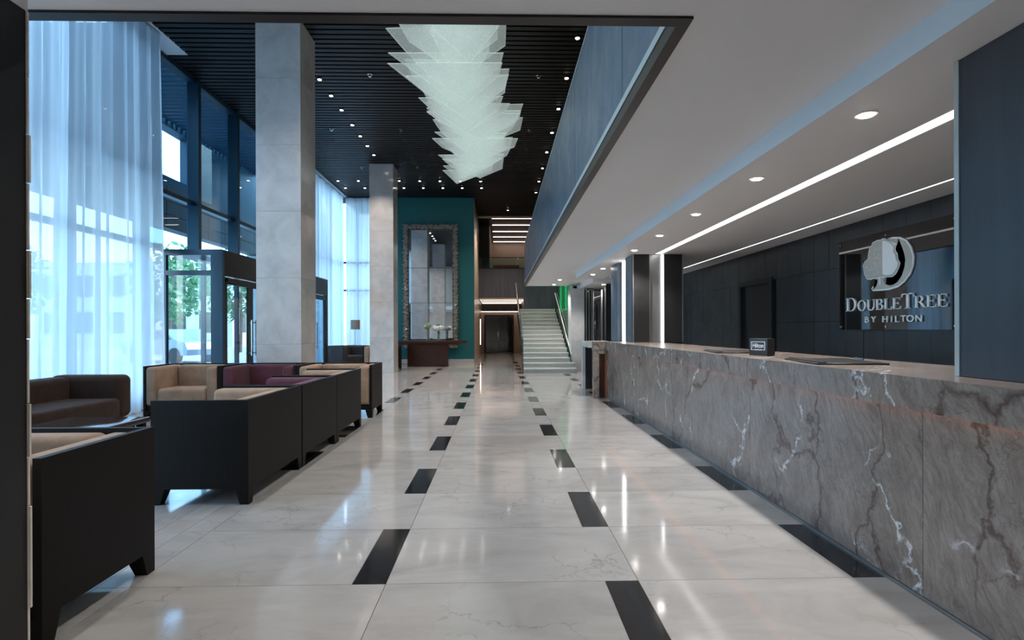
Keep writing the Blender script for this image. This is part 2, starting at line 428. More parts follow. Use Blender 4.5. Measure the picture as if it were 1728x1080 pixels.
# ---- soffit below the gallery
soffit = struct(B(-5.95, .83, -3.2, 2.44, ZS, ZS + .22).build('ceiling_soffit', 'white_plaster'))
MB().box(.83, 1.90, -3.2, 17.38, ZS, ZS + .22).build('soffit_panel', 'white_plaster', soffit)
MB().box(1.904, 2.60, -3.2, 13.6, ZD, ZS + .22).build('dropped_panel', 'white_plaster', soffit)
MB().box(1.90, 1.9035, -3.2, 13.6, ZD, ZS + .1).build('drop_face', 'pale_blue_paint', soffit)  # face towards the windows, their blue daylight painted into its colour
MB().box(2.60, 2.735, -3.2, 13.6, ZD + .07, ZS + .22).build('light_slot', 'white_plaster', soffit)
MB().box(2.735, 3.80, -3.2, 13.6, ZD, ZS + .22).build('dropped_panel', 'white_plaster', soffit)
MB().box(3.80, 3.835, -3.2, 13.6, ZD + .03, ZS + .22).build('light_slot', 'white_plaster', soffit)
MB().box(3.835, 4.7, -3.2, 13.6, ZD, ZS + .22).build('dropped_panel', 'white_plaster', soffit)
MB().box(1.90, 4.7, 13.6, 17.38, ZS, ZS + .22).build('soffit_panel', 'white_plaster', soffit)
MB().box(2.45, 4.7, 14.3, 17.3, ZD - .03, ZS).build('dropped_panel', 'white_plaster', soffit)
# dark metal edge round the opening
trim = struct(MB().box(-2.06, .86, 2.405, 2.47, ZS - .012, ZS + .06).build('trim_1', 'dark_trim_metal'))
MB().box(.80, .86, 2.47, 17.40, ZS - .012, ZS + .06).build('edge_strip', 'dark_trim_metal', trim)
MB().box(.795, .80, 2.47, 17.40, ZS + .065, ZS + .11).build('pale_strip', 'pale_trim', trim)
MB().box(.80, 2.5, 17.38, 17.42, ZS - .012, ZS + .22).build('end_strip', 'white_plaster', trim)
# gallery balustrade panels over the desk
fas = struct(MB().box(.84, .90, 2.47, 17.38, ZS + .06, 3.94).build('wall_gallery', 'dark_trim_metal'))
ys = [2.47, 3.57, 5.80, 8.04, 10.28, 12.5, 14.75, 17.38]
for a, b in zip(ys[:-1], ys[1:]):
    MB().box(.806, .845, a + .006, b - .006, ZS + .075, 3.93).build('panel', 'blue_grey_panel', fas)
MB().box(.80, .905, 2.47, 17.38, 3.935, 3.955).build('cap_rail', 'pale_trim', fas)
MB().box(.9, 4.7, -3.2, 17.3, ZS + .22, ZS + .26).build('gallery_floor', 'matte_black', fas)

# ---- outer shell
wall_right = struct(B(4.27, 4.7, -3.2, 20.3, -.01, 6.2).build('wall_right', 'dark_slate_tile'))
wall_rear = struct(B(-5.95, 4.7, -3.4, -3.1, 0, 6.2).build('wall_rear', 'far_beige_wall'))

# ---- back wall behind the desk: slate tiles
TY, TZ = .334, .667
XR = 4.22
door_y = (8.48, 9.53)
k = 0
tm = B(0, .05, -TY / 2 + .002, TY / 2 - .002, -TZ / 2 + .002, TZ / 2 - .002).mesh('wall_tile', 'dark_slate_tile')
y = 4.62
while y < 13.4:
    for j in range(4):
        zc = .0 + (j + .5) * TZ
        if zc + TZ / 2 > 2.67: continue
        if y + TY > door_y[0] and y < door_y[1] and zc - TZ / 2 < 1.99: continue
        z1 = min(zc + TZ / 2, ZD)
        if z1 < zc + TZ / 2: 
            MB().box(0, .05, -TY / 2 + .002, TY / 2 - .002, -TZ / 2 + .002, z1 - zc).build('wall_tile', 'dark_slate_tile', wall_right).location = (XR + random.uniform(0, .003), y + TY / 2, zc)
        else: link('wall_tile', tm, wall_right, (XR + random.uniform(0, .003), y + TY / 2, zc))
    y += TY
# doorway in that wall
d1 = struct(MB().box(4.20, 4.27, 8.40, 8.50, 0, 2.05).box(4.20, 4.27, 9.50, 9.60, 0, 2.05).box(4.20, 4.27, 8.50, 9.50, 1.96, 2.05).build('door_1', 'matte_black'))
MB().box(4.25, 4.268, 8.50, 9.50, 0, 1.96).build('door_leaf', 'matte_black', d1)

# ---- teal wall and passage under the gallery
wall_back = struct(MB().box(-3.86, -.92, YW, YW + .25, 0, 6.2).build('wall_back', 'teal_paint'))
bb = struct(MB().box(-3.80, -.92, YW - .03, YW, 0, .16).build('baseboard_back', 'light_baseboard'))
wl_ = struct(MB().box(-1.12, -.921, YW + .25, 25.3, 0, 6.2).build('wall_passage_left', 'corridor_wood'))
MB().box(-1.25, -.93, 25.3, 29.6, 0, 2.63).build('wood_lining', 'corridor_wood', wl_)
MB().box(-.929, -.905, 27.0, 27.06, .5, 1.75).build('wall_light_strip', 'led_pink', wl_)
wp = struct(MB().box(1.20, 1.45, 21.6, 29.6, 0, 2.59).build('wall_passage_right', 'corridor_wood'))
# gallery across the end
fe = struct(MB().box(-1.12, 2.4, 25.34, 25.5, 2.66, 4.04).build('wall_gallery_end', 'dark_trim_metal'))
for a, b in ((-1.06, -.36), (-.35, .42), (.43, 1.16)):
    MB().box(a, b, 25.30, 25.34, 2.68, 4.03).build('panel', 'dark_gallery_panel', fe)
MB().box(-1.10, 1.3, 25.28, 25.45, 4.03, 4.06).build('cap_rail', 'dark_trim_metal', fe)
gc = struct(MB().box(-1.1, 1.45, 25.3, 29.6, 2.60, 2.68).build('ceiling_passage', 'corridor_wood'))
for yy, w in ((25.36, .05), (26.5, .035), (27.7, .035), (28.7, .035)):
    MB().box(-.88, 1.15, yy, yy + w, 2.592, 2.60).build('light_line', 'led_pink', gc)
wd = struct(MB().box(-1.1, -.80, 29.55, 29.75, 0, 2.68).box(.78, 1.45, 29.55, 29.75, 0, 2.68).box(-.80, .78, 29.55, 29.75, 2.03, 2.68).build('wall_end', 'corridor_wood'))
MB().box(-.92, 1.2, 29.30, 29.54, 2.20, 2.59).build('dark_header', 'door_frame_brown', wd)
MB().box(-1.0, 1.2, 29.27, 29.30, 2.18, 2.20).build('light_line', 'led_pink', wd)
d2 = struct(MB().box(-.80, -.72, 29.50, 29.62, 0, 2.03).box(.70, .78, 29.50, 29.62, 0, 2.03).box(-.72, .70, 29.50, 29.62, 1.96, 2.03).build('door_2', 'matte_black'))
for a, b in ((-.72, -.013), (-.007, .70)):
    MB().box(a, b, 29.55, 29.59, .01, 1.96).build('door_leaf', 'black_glass', d2)
h = MB().box(-.075, -.045, 29.47, 29.50, .85, 1.12).box(-.07, -.05, 29.50, 29.55, .88, .90).box(-.07, -.05, 29.50, 29.55, 1.06, 1.08).build('handle', 'chrome', d2)
# upper room beyond the gallery
wu = struct(MB().box(-1.2, 4.7, 31.0, 31.2, 0, 6.4).build('wall_upper', 'far_beige_wall'))
cu = struct(MB().box(-1.2, 4.7, 23.7, 31.0, 6.10, 6.3).build('ceiling_upper', 'door_frame_brown'))
MB().box(-1.0, 3.6, 23.62, 23.70, 6.02, 6.2).build('bulkhead', 'far_beige_wall', cu)
for yy in (24.05, 25.6, 27.3, 28.9, 30.5):
    MB().box(-.30, 3.4, yy, yy + .07, 6.085, 6.10).build('light_line', 'led_pink', cu)
wq = struct(MB().box(-1.06, -.45, 25.9, 31.0, 2.76, 6.09).build('wall_partition', 'matte_black'))
MB().box(-.45, -.41, 25.86, 31.0, 2.76, 6.09).build('partition_edge', 'far_beige_wall', wq)
_w = MB().box(3.4, 4.7, 20.6, 31.0, 0, 6.3)
struct(_w.build('wall_upper_right', 'matte_black'))
struct(MB().box(-1.1, 3.4, 25.5, 31.0, 2.68, 2.75).build('floor_upper', 'matte_black'))
struct(MB().box(-1.3, -1.12, 20.55, 31.0, 0, 6.3).build('wall_upper_left', 'matte_black'))

# ---- glazing on the left
win = struct(MB().box(XG - .12, XG + .12, -3.4, 9.80, -.01, .28).box(XG - .12, XG + .12, 15.9, YW + .2, -.01, .28).build('window_1', 'light_baseboard'))
my = [10.75 + 1.58 * k for k in range(-9, 7)]
mul = B(-.02, .20, -.05, .05, 0, ZC - .0).mesh('mullion', 'window_frame_blue')
for yy in my: link('mullion', mul, win, (XG, yy, 0 if not 9.85 < yy < 15.9 else 2.69)) if not 9.85 < yy < 15.9 else MB().box(XG - .02, XG + .20, yy - .05, yy + .05, 2.69, ZC).build('mullion', 'window_frame_blue', win)
for a, b in zip(my[:-1], my[1:]):
    zlo = .28 if (b < 9.9 or a > 15.8) else 2.69
    MB().box(XG, XG + .012, a + .05, b - .05, zlo, ZC).build('pane', 'blue_window_glass' if 9 < a < 15.8 else 'window_glass', win)
MB().box(XG - .02, XG + .12, my[0], my[-1], 3.64, 3.72).build('transom', 'window_frame_blue', win)
MB().box(XG - .02, XG + .08, my[0], 9.8, 2.66, 2.74).build('transom', 'window_frame_blue', win)
MB().box(XG - .02, XG + .15, my[0], my[-1], ZC - .08, ZC + .14).build('head_frame', 'window_frame_blue', win)
MB().box(XG - .04, XG + .16, YW - .05, YW + .3, 0, ZC + .1).build('corner_post', 'window_frame_blue', win)
# glazed bay in the back wall, behind the rear curtain
w2 = struct(MB().box(XG + .16, -3.86, YW + .05, YW + .17, 0, .28).box(XG + .16, -3.86, YW + .05, YW + .17, 5.9, 6.2).build('window_2', 'light_baseboard'))
for xx in (-5.2, -4.5): MB().box(xx - .03, xx + .03, YW + .05, YW + .2, .28, 5.9).build('mullion', 'window_frame_blue', w2)
for zz in (2.66, 3.68): MB().box(XG + .16, -3.86, YW + .05, YW + .15, zz, zz + .07).build('transom', 'window_frame_blue', w2)
MB().box(XG + .16, -3.86, YW + .10, YW + .112, .28, 5.9).build('pane', 'window_glass', w2)

# ================================================================== COLUMNS
def column(y0, label):
    t = thing('stone_column', label, 'column', (-3.411, y0 + .343, 0), 0, 'square stone columns of the hall')
    z = 0; j = 0
    while z < ZC - .05:
        z1 = min(z + 1.03, ZC - .005)
        MB().box(-.3435, .3435, -.343, .343, z + .0015, z1 - .0015).build('stone_panel', 'polished_column_stone', t); z = z1
    MB().box(-.338, .338, -.338, .338, 0.001, ZC - .01).build('core', 'grout', t)
column(8.613, 'tall square grey stone column nearest the entrance doors')
column(16.087, 'far square grey stone column beside the teal wall')

# near dark pier at the left edge
t = thing('dark_pier', 'black stone pier at the left edge with pale rough stone edge', 'pier', (-1.99, 1.2, 0))
MB().box(-.42, .235, -.9, .888, 0, 2.44).build('dark_face', 'black_stone', t)
zs = [0, .22, .60, .78, .98, 1.22, 1.37, 1.55, 1.80, 1.98, 2.19, 2.44]
for j, (a, b) in enumerate(zip(zs[:-1], zs[1:])):
    e = [.238, .247, .240, .245, .239, .242, .247, .241, .247, .240, .241][j]
    MB().box(-.40, e, .888, .896, a + .002, b - .002).build('edge_stone', 'rough_pale_stone', t)
MB().box(-.42, .237, -.9, .896, 2.44, ZS - .001).build('plaster_head', 'white_plaster', t)

# ================================================================== DESK
t = thing('reception_counter', 'long brown veined marble reception counter with thick top slab', 'counter', (1.94, 5.2, 0))
def L(mb, name, mat, parent=t, org=(1.94, 5.2, 0)):
    mb.v = [(a - org[0], b - org[1], c - org[2]) for a, b, c in mb.v]; return mb.build(name, mat, parent)
ys = [.62, 2.49, 4.24, 6.68, 8.45, 9.86]
for a, b in zip(ys[:-1], ys[1:]):
    L(B(1.945, 1.975, a + .0015, b - .0015, .016, .862), 'front_panel', 'veined_brown_counter_marble')
ys = [.60, 3.0, 4.55, 7.18, 9.88]
for a, b in zip(ys[:-1], ys[1:]):
    L(B(1.915, 2.72, a + .001, b - .001, .868, 1.022), 'top_slab', 'veined_brown_counter_marble')
L(B(1.976, 2.70, .64, 9.85, 0, .866), 'carcass', 'matte_black')
L(B(1.938, 1.955, .62, 9.86, 0, .014), 'base_strip', 'brushed_metal')
L(B(1.922, 1.942, .7, 9.8, .8666, .8679), 'light_strip', 'led_amber')
# return block at the far end
L(MB().box(1.70, 1.80, 9.90, 10.02, 0, .868).box(1.80, 1.93, 9.90, 10.02, .80, .868), 'end_frame', 'veined_brown_counter_marble')
L(B(1.80, 1.915, 9.97, 10.02, 0, .80), 'end_niche', 'mahogany')
L(B(1.915, 1.945, 9.93, 10.02, 0, .80), 'end_edge', 'orange_wood')  # orange glow on the niche edge, put into the edge colour
L(B(1.70, 2.72, 9.885, 10.10, .868, 1.022), 'top_slab', 'veined_brown_counter_marble')
t2 = thing('side_desk', 'short marble desk end with black opening beyond the counter', 'counter', (1.94, 11.4, 0))
def L2(mb, name, mat): return L(mb, name, mat, t2, (1.94, 11.4, 0))
L2(B(1.94, 2.2, 10.95, 11.48, 0, .88), 'marble_block', 'veined_brown_counter_marble')
L2(B(1.80, 1.94, 11.50, 11.62, 0, .88), 'black_panel', 'matte_black')
L2(B(1.74, 1.80, 11.50, 11.62, 0, .88), 'stone_post', 'polished_column_stone')
L2(B(1.74, 2.22, 10.7, 11.70, .885, 1.0), 'top_slab', 'polished_column_stone')

# pillars behind the desk
def pillar(x0, x1, y0, y1, label, slots):
    t = thing('slate_pillar', label, 'pillar', ((x0 + x1) / 2, (y0 + y1) / 2, 1.024), 0, 'slate clad pillars on the desk')
    ox, oy = (x0 + x1) / 2, (y0 + y1) / 2
    def P(mb, n, m): return L(mb, n, m, t, (ox, oy, 1.024))
    z0, z1 = 1.024, ZD - .002
    P(B(x0 + .09, x1 - .02, y0 + .09, y1 - .02, z0, z1), 'core', 'matte_black')
    if slots:
        xa, xb = x0 + .286, x0 + .526; ya, yb = y0 + .56, y0 + 1.22
        P(B(x0, xa, y0, y0 + .09, z0, z1), 'panel', 'charcoal_panel'); P(B(xb, x1, y0, y0 + .09, z0, z1), 'panel', 'charcoal_panel')
        P(B(x0, x0 + .09, y0 + .091, ya, z0, z1), 'panel', 'blue_grey_panel'); P(B(x0, x0 + .09, yb, y1, z0, z1), 'panel', 'blue_grey_panel')  # walkway side bluer: window reflection put into the panel colour
        P(B(xa + .002, xb - .002, y0 + .07, y0 + .0895, z0, z1), 'metal_panel', 'brushed_metal')
        P(B(xb - .022, xb - .002, y0 + .03, y0 + .069, z0, z1), 'light_line', 'led_pillar')
        P(B(x0 + .07, x0 + .0895, ya + .002, yb - .002, z0, z1), 'metal_panel', 'brushed_metal')
        P(B(x0 + .025, x0 + .069, ya + .30, ya + .37, z0, z1), 'light_line', 'led_pillar')
        P(MB().box(x0 - .004, x0 + .012, y0 - .004, y0 + .012, z0, z1).box(xa - .01, xa, y0 - .004, y0, z0, z1).box(x1 - .012, x1 + .004, y0 - .004, y0 + .012, z0, z1), 'edge_trim', 'brushed_metal')
    else:
        P(B(x0, x0 + .09, y0, y1, z0, z1), 'panel', 'slate_pillar_panel'); P(B(x0, x1, y0, y0 + .09, z0, z1), 'panel', 'slate_pillar_panel')
        P(B(x0 + .09, x1, y1 - .02, y1, z0, z1), 'panel', 'slate_pillar_panel')
        P(B(x0 - .006, x0 + .012, y1 - .022, y1 + .004, z0, z1), 'edge_trim', 'pale_trim')
pillar(2.244, 3.085, 9.185, 11.0, 'dark slate pillar with bright vertical light slots at far end of counter', True)
pillar(2.15, 2.99, 1.3, 2.543, 'large blue-grey slate pillar on the near end of the counter', False)
sp = struct(MB().box(2.76, 3.08, 9.2, 11.0, 0, 1.023).box(2.26, 2.76, 10.12, 11.0, 0, 1.023).box(2.74, 2.98, 1.32, 2.52, 0, 1.023).build('wall_pillar_base', 'matte_black'))

# sign on the back wall
t = thing('hotel_sign', 'black glass wall sign with silver tree emblem and hotel name', 'sign', (4.215, 5.82, 1.76))
so = (4.215, 5.82, 1.76)
def SG(mb, n, m): return L(mb, n, m, t, so)
SG(B(4.19, 4.213, 4.94, 6.70, 1.232, 2.300), 'glass_panel', 'black_glass')
for yy in (4.965, 5.87, 6.66):
    for zz in (1.265, 2.255):
        m = MB(); m.prism([(.011 * math.cos(a * PI / 6), .011 * math.sin(a * PI / 6)) for a in range(12)], lambda u, v, k: (4.19 - .008 * k, yy + u, zz + v)); SG(m, 'fixing_bolt', 'chrome')
DO = [(5.853, 2.21), (5.753, 2.205), (5.657, 2.19), (5.564, 2.148), (5.496, 2.064), (5.463, 1.967), (5.472, 1.875), (5.512, 1.799), (5.585, 1.732), (5.679, 1.685), (5.815, 1.667), (5.938, 1.667), (6.065, 1.672), (6.08, 1.691), (6.054, 1.706), (6.018, 1.709), (5.996, 1.738), (5.99, 1.789), (5.996, 1.818)]
DI = [(5.879, 1.807), (5.876, 1.764), (5.855, 1.731), (5.815, 1.714), (5.746, 1.711), (5.678, 1.74), (5.622, 1.796), (5.584, 1.874), (5.573, 1.954), (5.593, 2.031), (5.648, 2.104), (5.734, 2.144)]
TREE = [(5.894, 2.216), (5.935, 2.205), (5.981, 2.212), (6.02, 2.203), (6.056, 2.199), (6.074, 2.165), (6.111, 2.133), (6.125, 2.083), (6.136, 2.025), (6.192, 1.999), (6.22, 1.96), (6.202, 1.913), (6.193, 1.867), (6.153, 1.809), (6.086, 1.8), (6.043, 1.808), (5.996, 1.797), (5.958, 1.808), (5.855, 1.805), (5.755, 1.8), (5.701, 1.825), (5.659, 1.882), (5.642, 1.922), (5.674, 1.967), (5.681, 2.023), (5.715, 2.066), (5.709, 2.103), (5.744, 2.136), (5.773, 2.159), (5.833, 2.185), (5.857, 2.206)]
def ngon(poly, x0, x1):
    bm = bmesh.new(); vs = [bm.verts.new((0, a, b)) for a, b in poly]
    f = bm.faces.new(vs); bmesh.ops.triangulate(bm, faces=[f]); bm.verts.index_update()
    n = len(poly); m = MB()
    tri = [[v.index for v in q.verts] for q in bm.faces]; bm.free()
    m.add([(x0, a, b) for a, b in poly] + [(x1, a, b) for a, b in poly],
          tri + [[i + n for i in q[::-1]] for q in tri] + [(i, (i + 1) % n, n + (i + 1) % n, n + i) for i in range(n)])
    return m
def grow(poly, k):
    cx = sum(p[0] for p in poly) / len(poly); cy = sum(p[1] for p in poly) / len(poly); out = []
    n = len(poly); area = sum(poly[i][0] * poly[(i + 1) % n][1] - poly[(i + 1) % n][0] * poly[i][1] for i in range(n))
    sg = 1 if area > 0 else -1
    for i in range(n):
        a = Vector(poly[i - 1]); b = Vector(poly[i]); c = Vector(poly[(i + 1) % n])
        d = (c - a).normalized(); nrm = Vector((d.y, -d.x)) * sg
        out.append(tuple(b + nrm * k))
    return out
dpoly = DO + DI
SG(ngon(grow(dpoly, .010), 4.176, 4.19), 'letter_outline', 'sign_white')
SG(ngon(grow(dpoly, -.007), 4.173, 4.176), 'letter', 'sign_silver')
SG(ngon(grow(TREE, .009), 4.171, 4.176), 'tree_outline', 'sign_white')
tl_ = ngon(TREE, 4.168, 4.171)
tr_obj = SG(tl_, 'tree_crown', 'sign_silver')
m = MB()
for q in range(70):
    a = random.gauss(6.02, .07); b = random.gauss(1.96, .10)
    if 5.92 < a < 6.16 and 1.83 < b < 2.18:
        r = random.uniform(.002, .006); m.prism([(r * math.cos(x * PI / 3), r * math.sin(x * PI / 3)) for x in range(6)], lambda u, v, k: (4.1682 - .002 * k, a + u, b + v))
SG(m, 'leaf_dots', 'sign_white')['kind'] = 'stuff'
SG(ngon([(p[0], p[1]) for p in [(5.895, 2.20), (5.86, 2.19), (5.80, 2.165), (5.755, 2.135), (5.73, 2.10), (5.735, 2.06), (5.705, 2.02), (5.695, 1.97), (5.665, 1.93), (5.675, 1.89), (5.715, 1.84), (5.76, 1.815), (5.86, 1.82), (5.895, 1.84)]], 4.166, 4.168), 'tree_half', 'sign_white')
SG(B(4.166, 4.174, 5.925, 5.945, 1.725, 1.805), 'trunk_slot', 'sign_white')

# serif capitals (own glyph shapes): list of polygons in a unit-high box
def rect(x0, x1, y0, y1): return [(x0, y0), (x1, y0), (x1, y1), (x0, y1)]
def ring(cx, cy, rx, ry, tx, ty, a0, a1, n=14):
    o = [(cx + rx * math.cos(a0 + (a1 - a0) * i / n), cy + ry * math.sin(a0 + (a1 - a0) * i / n)) for i in range(n + 1)]
    q = [(cx + (rx - tx) * math.cos(a0 + (a1 - a0) * i / n), cy + (ry - ty) * math.sin(a0 + (a1 - a0) * i / n)) for i in range(n + 1)]
    return [[o[i], o[i + 1], q[i + 1], q[i]] for i in range(n)]
TK, TN, SF = .15, .06, .05
def serif(x0, x1, y): return [rect(x0 - .07, x1 + .07, y, y + SF)]
def stem(x): return [rect(x, x + TK, 0, 1)] + serif(x, x + TK, 0) + serif(x, x + TK, 1 - SF)
def gl(c):
    if c == 'D': return stem(.08) + [rect(.2, .42, 0, TN), rect(.2, .42, 1 - TN, 1)] + ring(.40, .5, .44, .5, .15, TN, -PI / 2, PI / 2), .92
    if c == 'O': return ring(.46, .5, .42, .52, .14, TN, 0, 2 * PI, 28), .94
    if c == 'U': return [rect(.10, .10 + TK, .32, 1), rect(.68, .68 + TN * 1.2, .32, 1)] + serif(.10, .25, 1 - SF) + serif(.66, .78, 1 - SF) + ring(.425, .33, .327, .35, .11, TN * 1.3, PI, 2 * PI), .88
    if c == 'B': return stem(.08) + [rect(.2, .38, 0, TN), rect(.2, .38, 1 - TN, 1), rect(.2, .38, .5, .5 + TN)] + ring(.36, .765, .27, .235, .13, TN, -PI / 2, PI / 2) + ring(.38, .27, .31, .27, .14, TN, -PI / 2, PI / 2), .76
    if c == 'L': return stem(.08) + [rect(.2, .66, 0, TN), [(.60, 0), (.68, 0), (.71, .26), (.67, .26)]], .74
    if c == 'E': return stem(.08) + [rect(.2, .66, 0, TN), rect(.2, .62, 1 - TN, 1), rect(.2, .52, .49, .49 + TN), rect(.49, .53, .40, .64), [(.61, 0), (.68, 0), (.72, .25), (.68, .25)], [(.58, 1), (.64, 1), (.66, .77), (.62, .77)]], .76
    if c == 'T': return [rect(.33, .33 + TK, 0, 1)] + serif(.31, .50, 0) + [rect(.02, .79, 1 - TN, 1), [(.02, 1), (.08, 1), (.04, .75), (.0, .75)], [(.73, 1), (.79, 1), (.81, .75), (.77, .75)]], .82
    if c == 'R': return stem(.08) + [rect(.2, .40, 1 - TN, 1), rect(.2, .40, .47, .47 + TN)] + ring(.38, .735, .29, .265, .14, TN, -PI / 2, PI / 2) + [[(.34, .50), (.50, .50), (.86, 0), (.70, 0)], rect(.70, .92, 0, SF)], .88
def word(chars, ystart, yend, z0, zend, hs):     # runs towards -Y
    tot = sum(gl(c)[1] * h for c, h in zip(chars, hs)); sc = (ystart - yend) / tot; u = 0
    for c, h in zip(chars, hs):
        polys, adv = gl(c); m = MB()
        for pl in polys:
            base = z0 + (zend - z0) * u / tot
            m.prism([(ystart - (u + x * h) * sc, base + v * h) for x, v in pl], lambda a, b, k: (4.19 - .016 * k, a, b))
        SG(m, 'raised_letter', 'sign_letter'); u += adv * h
hs = [.160, .120, .120, .120, .120, .120, .155, .122, .122, .122]
word('DOUBLETREE', 6.545, 5.03, 1.448, 1.448, hs)
def text_mesh(body, size, name, mat, fn, parent, org, shear=1.0, ext=.004):
    cu_ = bpy.data.curves.new(name, 'FONT'); cu_.body = body; cu_.size = size; cu_.extrude = ext; cu_.align_x = 'CENTER'; cu_.resolution_u = 4
    ob = bpy.data.objects.new(name, cu_); COL.objects.link(ob)
    dg = bpy.context.evaluated_depsgraph_get(); me = bpy.data.meshes.new_from_object(ob.evaluated_get(dg))
    bpy.data.objects.remove(ob); 
    for v in me.vertices:
        q = fn(v.co.x, v.co.y, v.co.z); v.co = (q[0] - org[0], q[1] - org[1], q[2] - org[2])
    me.materials.clear(); me.materials.append(MATS[mat]); me.name = name
    return link(name, me, parent)
for ch_, yc in zip('BYHILTON', (6.175, 6.06, 5.875, 5.775, 5.70, 5.605, 5.51, 5.395)):
    text_mesh(ch_, .098, 'raised_letter', 'sign_letter', lambda x, y_, z: (4.183 - z, yc - x * 1.35, 1.312 + y_), t, so, ext=.007)

# small block sign on the counter
hb = thing('counter_sign', 'small black block sign on the counter top', 'sign', (2.215, 4.60, 1.023), math.radians(-62))
MB().rbox(-.088, .088, -.05, .05, 0, .142, .004, 2).build('block', 'matte_black', hb)
m = MB()
for r_ in (rect(-.066, .066, .112, .116), rect(-.066, -.062, .046, .116), rect(.062, .066, .046, .116), rect(-.066, -.044, .046, .050), rect(.044, .066, .046, .050)):
    m.prism(r_, lambda a, b, k: (a, -.0505 - .001 * k, b))
m.build('print_frame', 'sign_white', hb)
text_mesh('Hilton', .052, 'print_word', 'sign_white', lambda x, y_, z: (x * .80, -.0505 - z, .066 + y_), hb, (0, 0, 0), ext=.001)
text_mesh('HONORS', .016, 'print_word', 'sign_white', lambda x, y_, z: (x * 1.15, -.0505 - z, .0425 + y_), hb, (0, 0, 0), ext=.001)

def desk_mat(label, c, rz, w=.66, d=.44):
    t = thing('desk_mat', label, 'desk mat', (*c, 1.023), rz, 'black desk mats on the counter')
    MB().rbox(-w / 2, w / 2, -d / 2, d / 2, 0, .010, .003, 1).build('pad', 'mat_leather', t)
    MB().rbox(-w / 2 + .02, w / 2 - .02, d / 2 - .07, d / 2 - .02, .0095, .018, .003, 1).build('holding_strip', 'mat_leather', t)
    return t
dm = desk_mat('black desk mat with a blue pen nearest on the counter', (2.235, 3.65), math.radians(80), .60, .42)
desk_mat('black desk mat beyond the small block sign', (2.25, 5.28), math.radians(80), .60, .42)
pen = thing('pen', 'blue pen lying on the near desk mat', 'pen', (2.40, 3.62, 1.041), math.radians(75))
MB().tube([(-.07, 0, .005), (.055, 0, .005), (.072, 0, .005)], .005).build('barrel', 'blue_grey_panel', pen)
MB().tube([(.03, .006, .008), (.07, .006, .008)], .0015, 6).build('clip', 'chrome', pen)

# light lines of the dropped soffit
t = thing('light_line', 'broad white linear light in the ceiling over the counter', 'light', (2.665, 5.9, ZD), 0)
MB().box(-.055, .055, -3.32, 3.29, .002, .012).build('diffuser', 'led_white', t)
MB().box(-.064, -.055, -3.32, 3.29, -.001, .02).box(.055, .064, -3.32, 3.29, -.001, .02).build('rim', 'white_plaster', t)
t = thing('light_line', 'thin cool white linear light near the slate back wall', 'light', (3.817, 6.4, ZD), 0)
MB().box(-.014, .014, -4.2, 4.9, .002, .012).build('diffuser', 'led_cool', t)
MB().box(-.017, -.014, -4.2, 4.9, -.001, .02).box(.014, .017, -4.2, 4.9, -.001, .02).build('rim', 'white_plaster', t)

# ================================================================== DOWNLIGHTS
def lamp_data(name, power, col, angle, size):
    l = bpy.data.lights.new(name, 'SPOT'); l.energy = power; l.color = col; l.spot_size = math.radians(angle); l.spot_blend = .6; l.shadow_soft_size = size; return l
L_CEIL = lamp_data('ceiling_beam', P_CEIL, WARM, 95, .05)
L_PASS = lamp_data('ceiling_beam_passage', P_CEIL * 3.0, WARM, 130, .06)
L_FAR = lamp_data('ceiling_beam_far', P_CEIL * .4, WARM, 95, .05)
L_FILL = lamp_data('ceiling_beam_near', P_CEIL * .95, NEUT, 120, .08)  # for the unseen ceiling lamps added as fill
L_SOFF = lamp_data('soffit_beam', P_SOFF, NEUT, 130, .05)
dl_ring = MB().cyl((0, 0), .062, -.006, .010, 20, .058).mesh('trim_ring', 'white_plaster')
dl_lens = MB().cyl((0, 0), .040, -.011, -.0062, 20).mesh('lens', 'lamp_glow')
cl_ring = MB().cyl((0, 0), .045, -.03, .06, 20, .045).mesh('can', 'matte_black')
cl_lens = MB().cyl((0, 0), .033, -.036, -.0305, 20).mesh('lens', 'lamp_glow')
def downlight(x, y, z, label, group, ceil, ld):
    t = thing('downlight', label, 'downlight', (x, y, z), 0, group)
    link('can' if ceil else 'trim_ring', cl_ring if ceil else dl_ring, t); link('lens', cl_lens if ceil else dl_lens, t)
    if ld:
        o = bpy.data.objects.new('beam', ld); COL.objects.link(o); o.parent = t; o.location = (0, 0, -.05)
for i, yy in enumerate((10.63, 11.36, 12.10, 12.98, 13.72, 14.45, 15.2)):
    downlight(-3.42, yy, ZC, f'{ORD[i]} downlight from the camera in the ceiling row left of the chandelier', 'ceiling row left of the chandelier', True, L_CEIL)
for i, yy in enumerate((9.05, 10.5, 11.97, 13.42, 14.9, 16.38, 17.85, 19.3)):
    downlight(1.304, yy, ZC, f'{ORD[i]} downlight from the camera in the ceiling row above the gallery', 'ceiling row above the gallery', True, L_CEIL)
for i, yy in enumerate((3.3, 4.7, 6.1, 7.5)):  # unseen lamps added to light the column front and near floor
    downlight(1.304, yy, ZC, f'{ORD[i]} downlight of the ceiling hidden above the soffit opening', 'ceiling row above the soffit opening', True, L_FILL)
for i, yy in enumerate((3.6, 5.2, 6.6)):  # unseen lamps added to brighten the armchairs and near column
    downlight(-2.3, yy, ZC, f'{ORD[i]} downlight of the ceiling above the lounge armchairs', 'ceiling row above the lounge', True, L_FILL)
for j, yy in enumerate((17.85, 18.72)):
    for i in range(8):
        downlight(-5.17 + .655 * i, yy, ZC, f'{ORD[i]} downlight from the windows in the {("nearer","farther")[j]} ceiling row before the teal wall', 'cross rows before the teal wall', True, L_FAR if i % 2 == j else None)
downlight(.36, 22.2, ZC, 'single downlight in the black ceiling above the passage', 'ceiling row above the gallery', True, L_PASS)
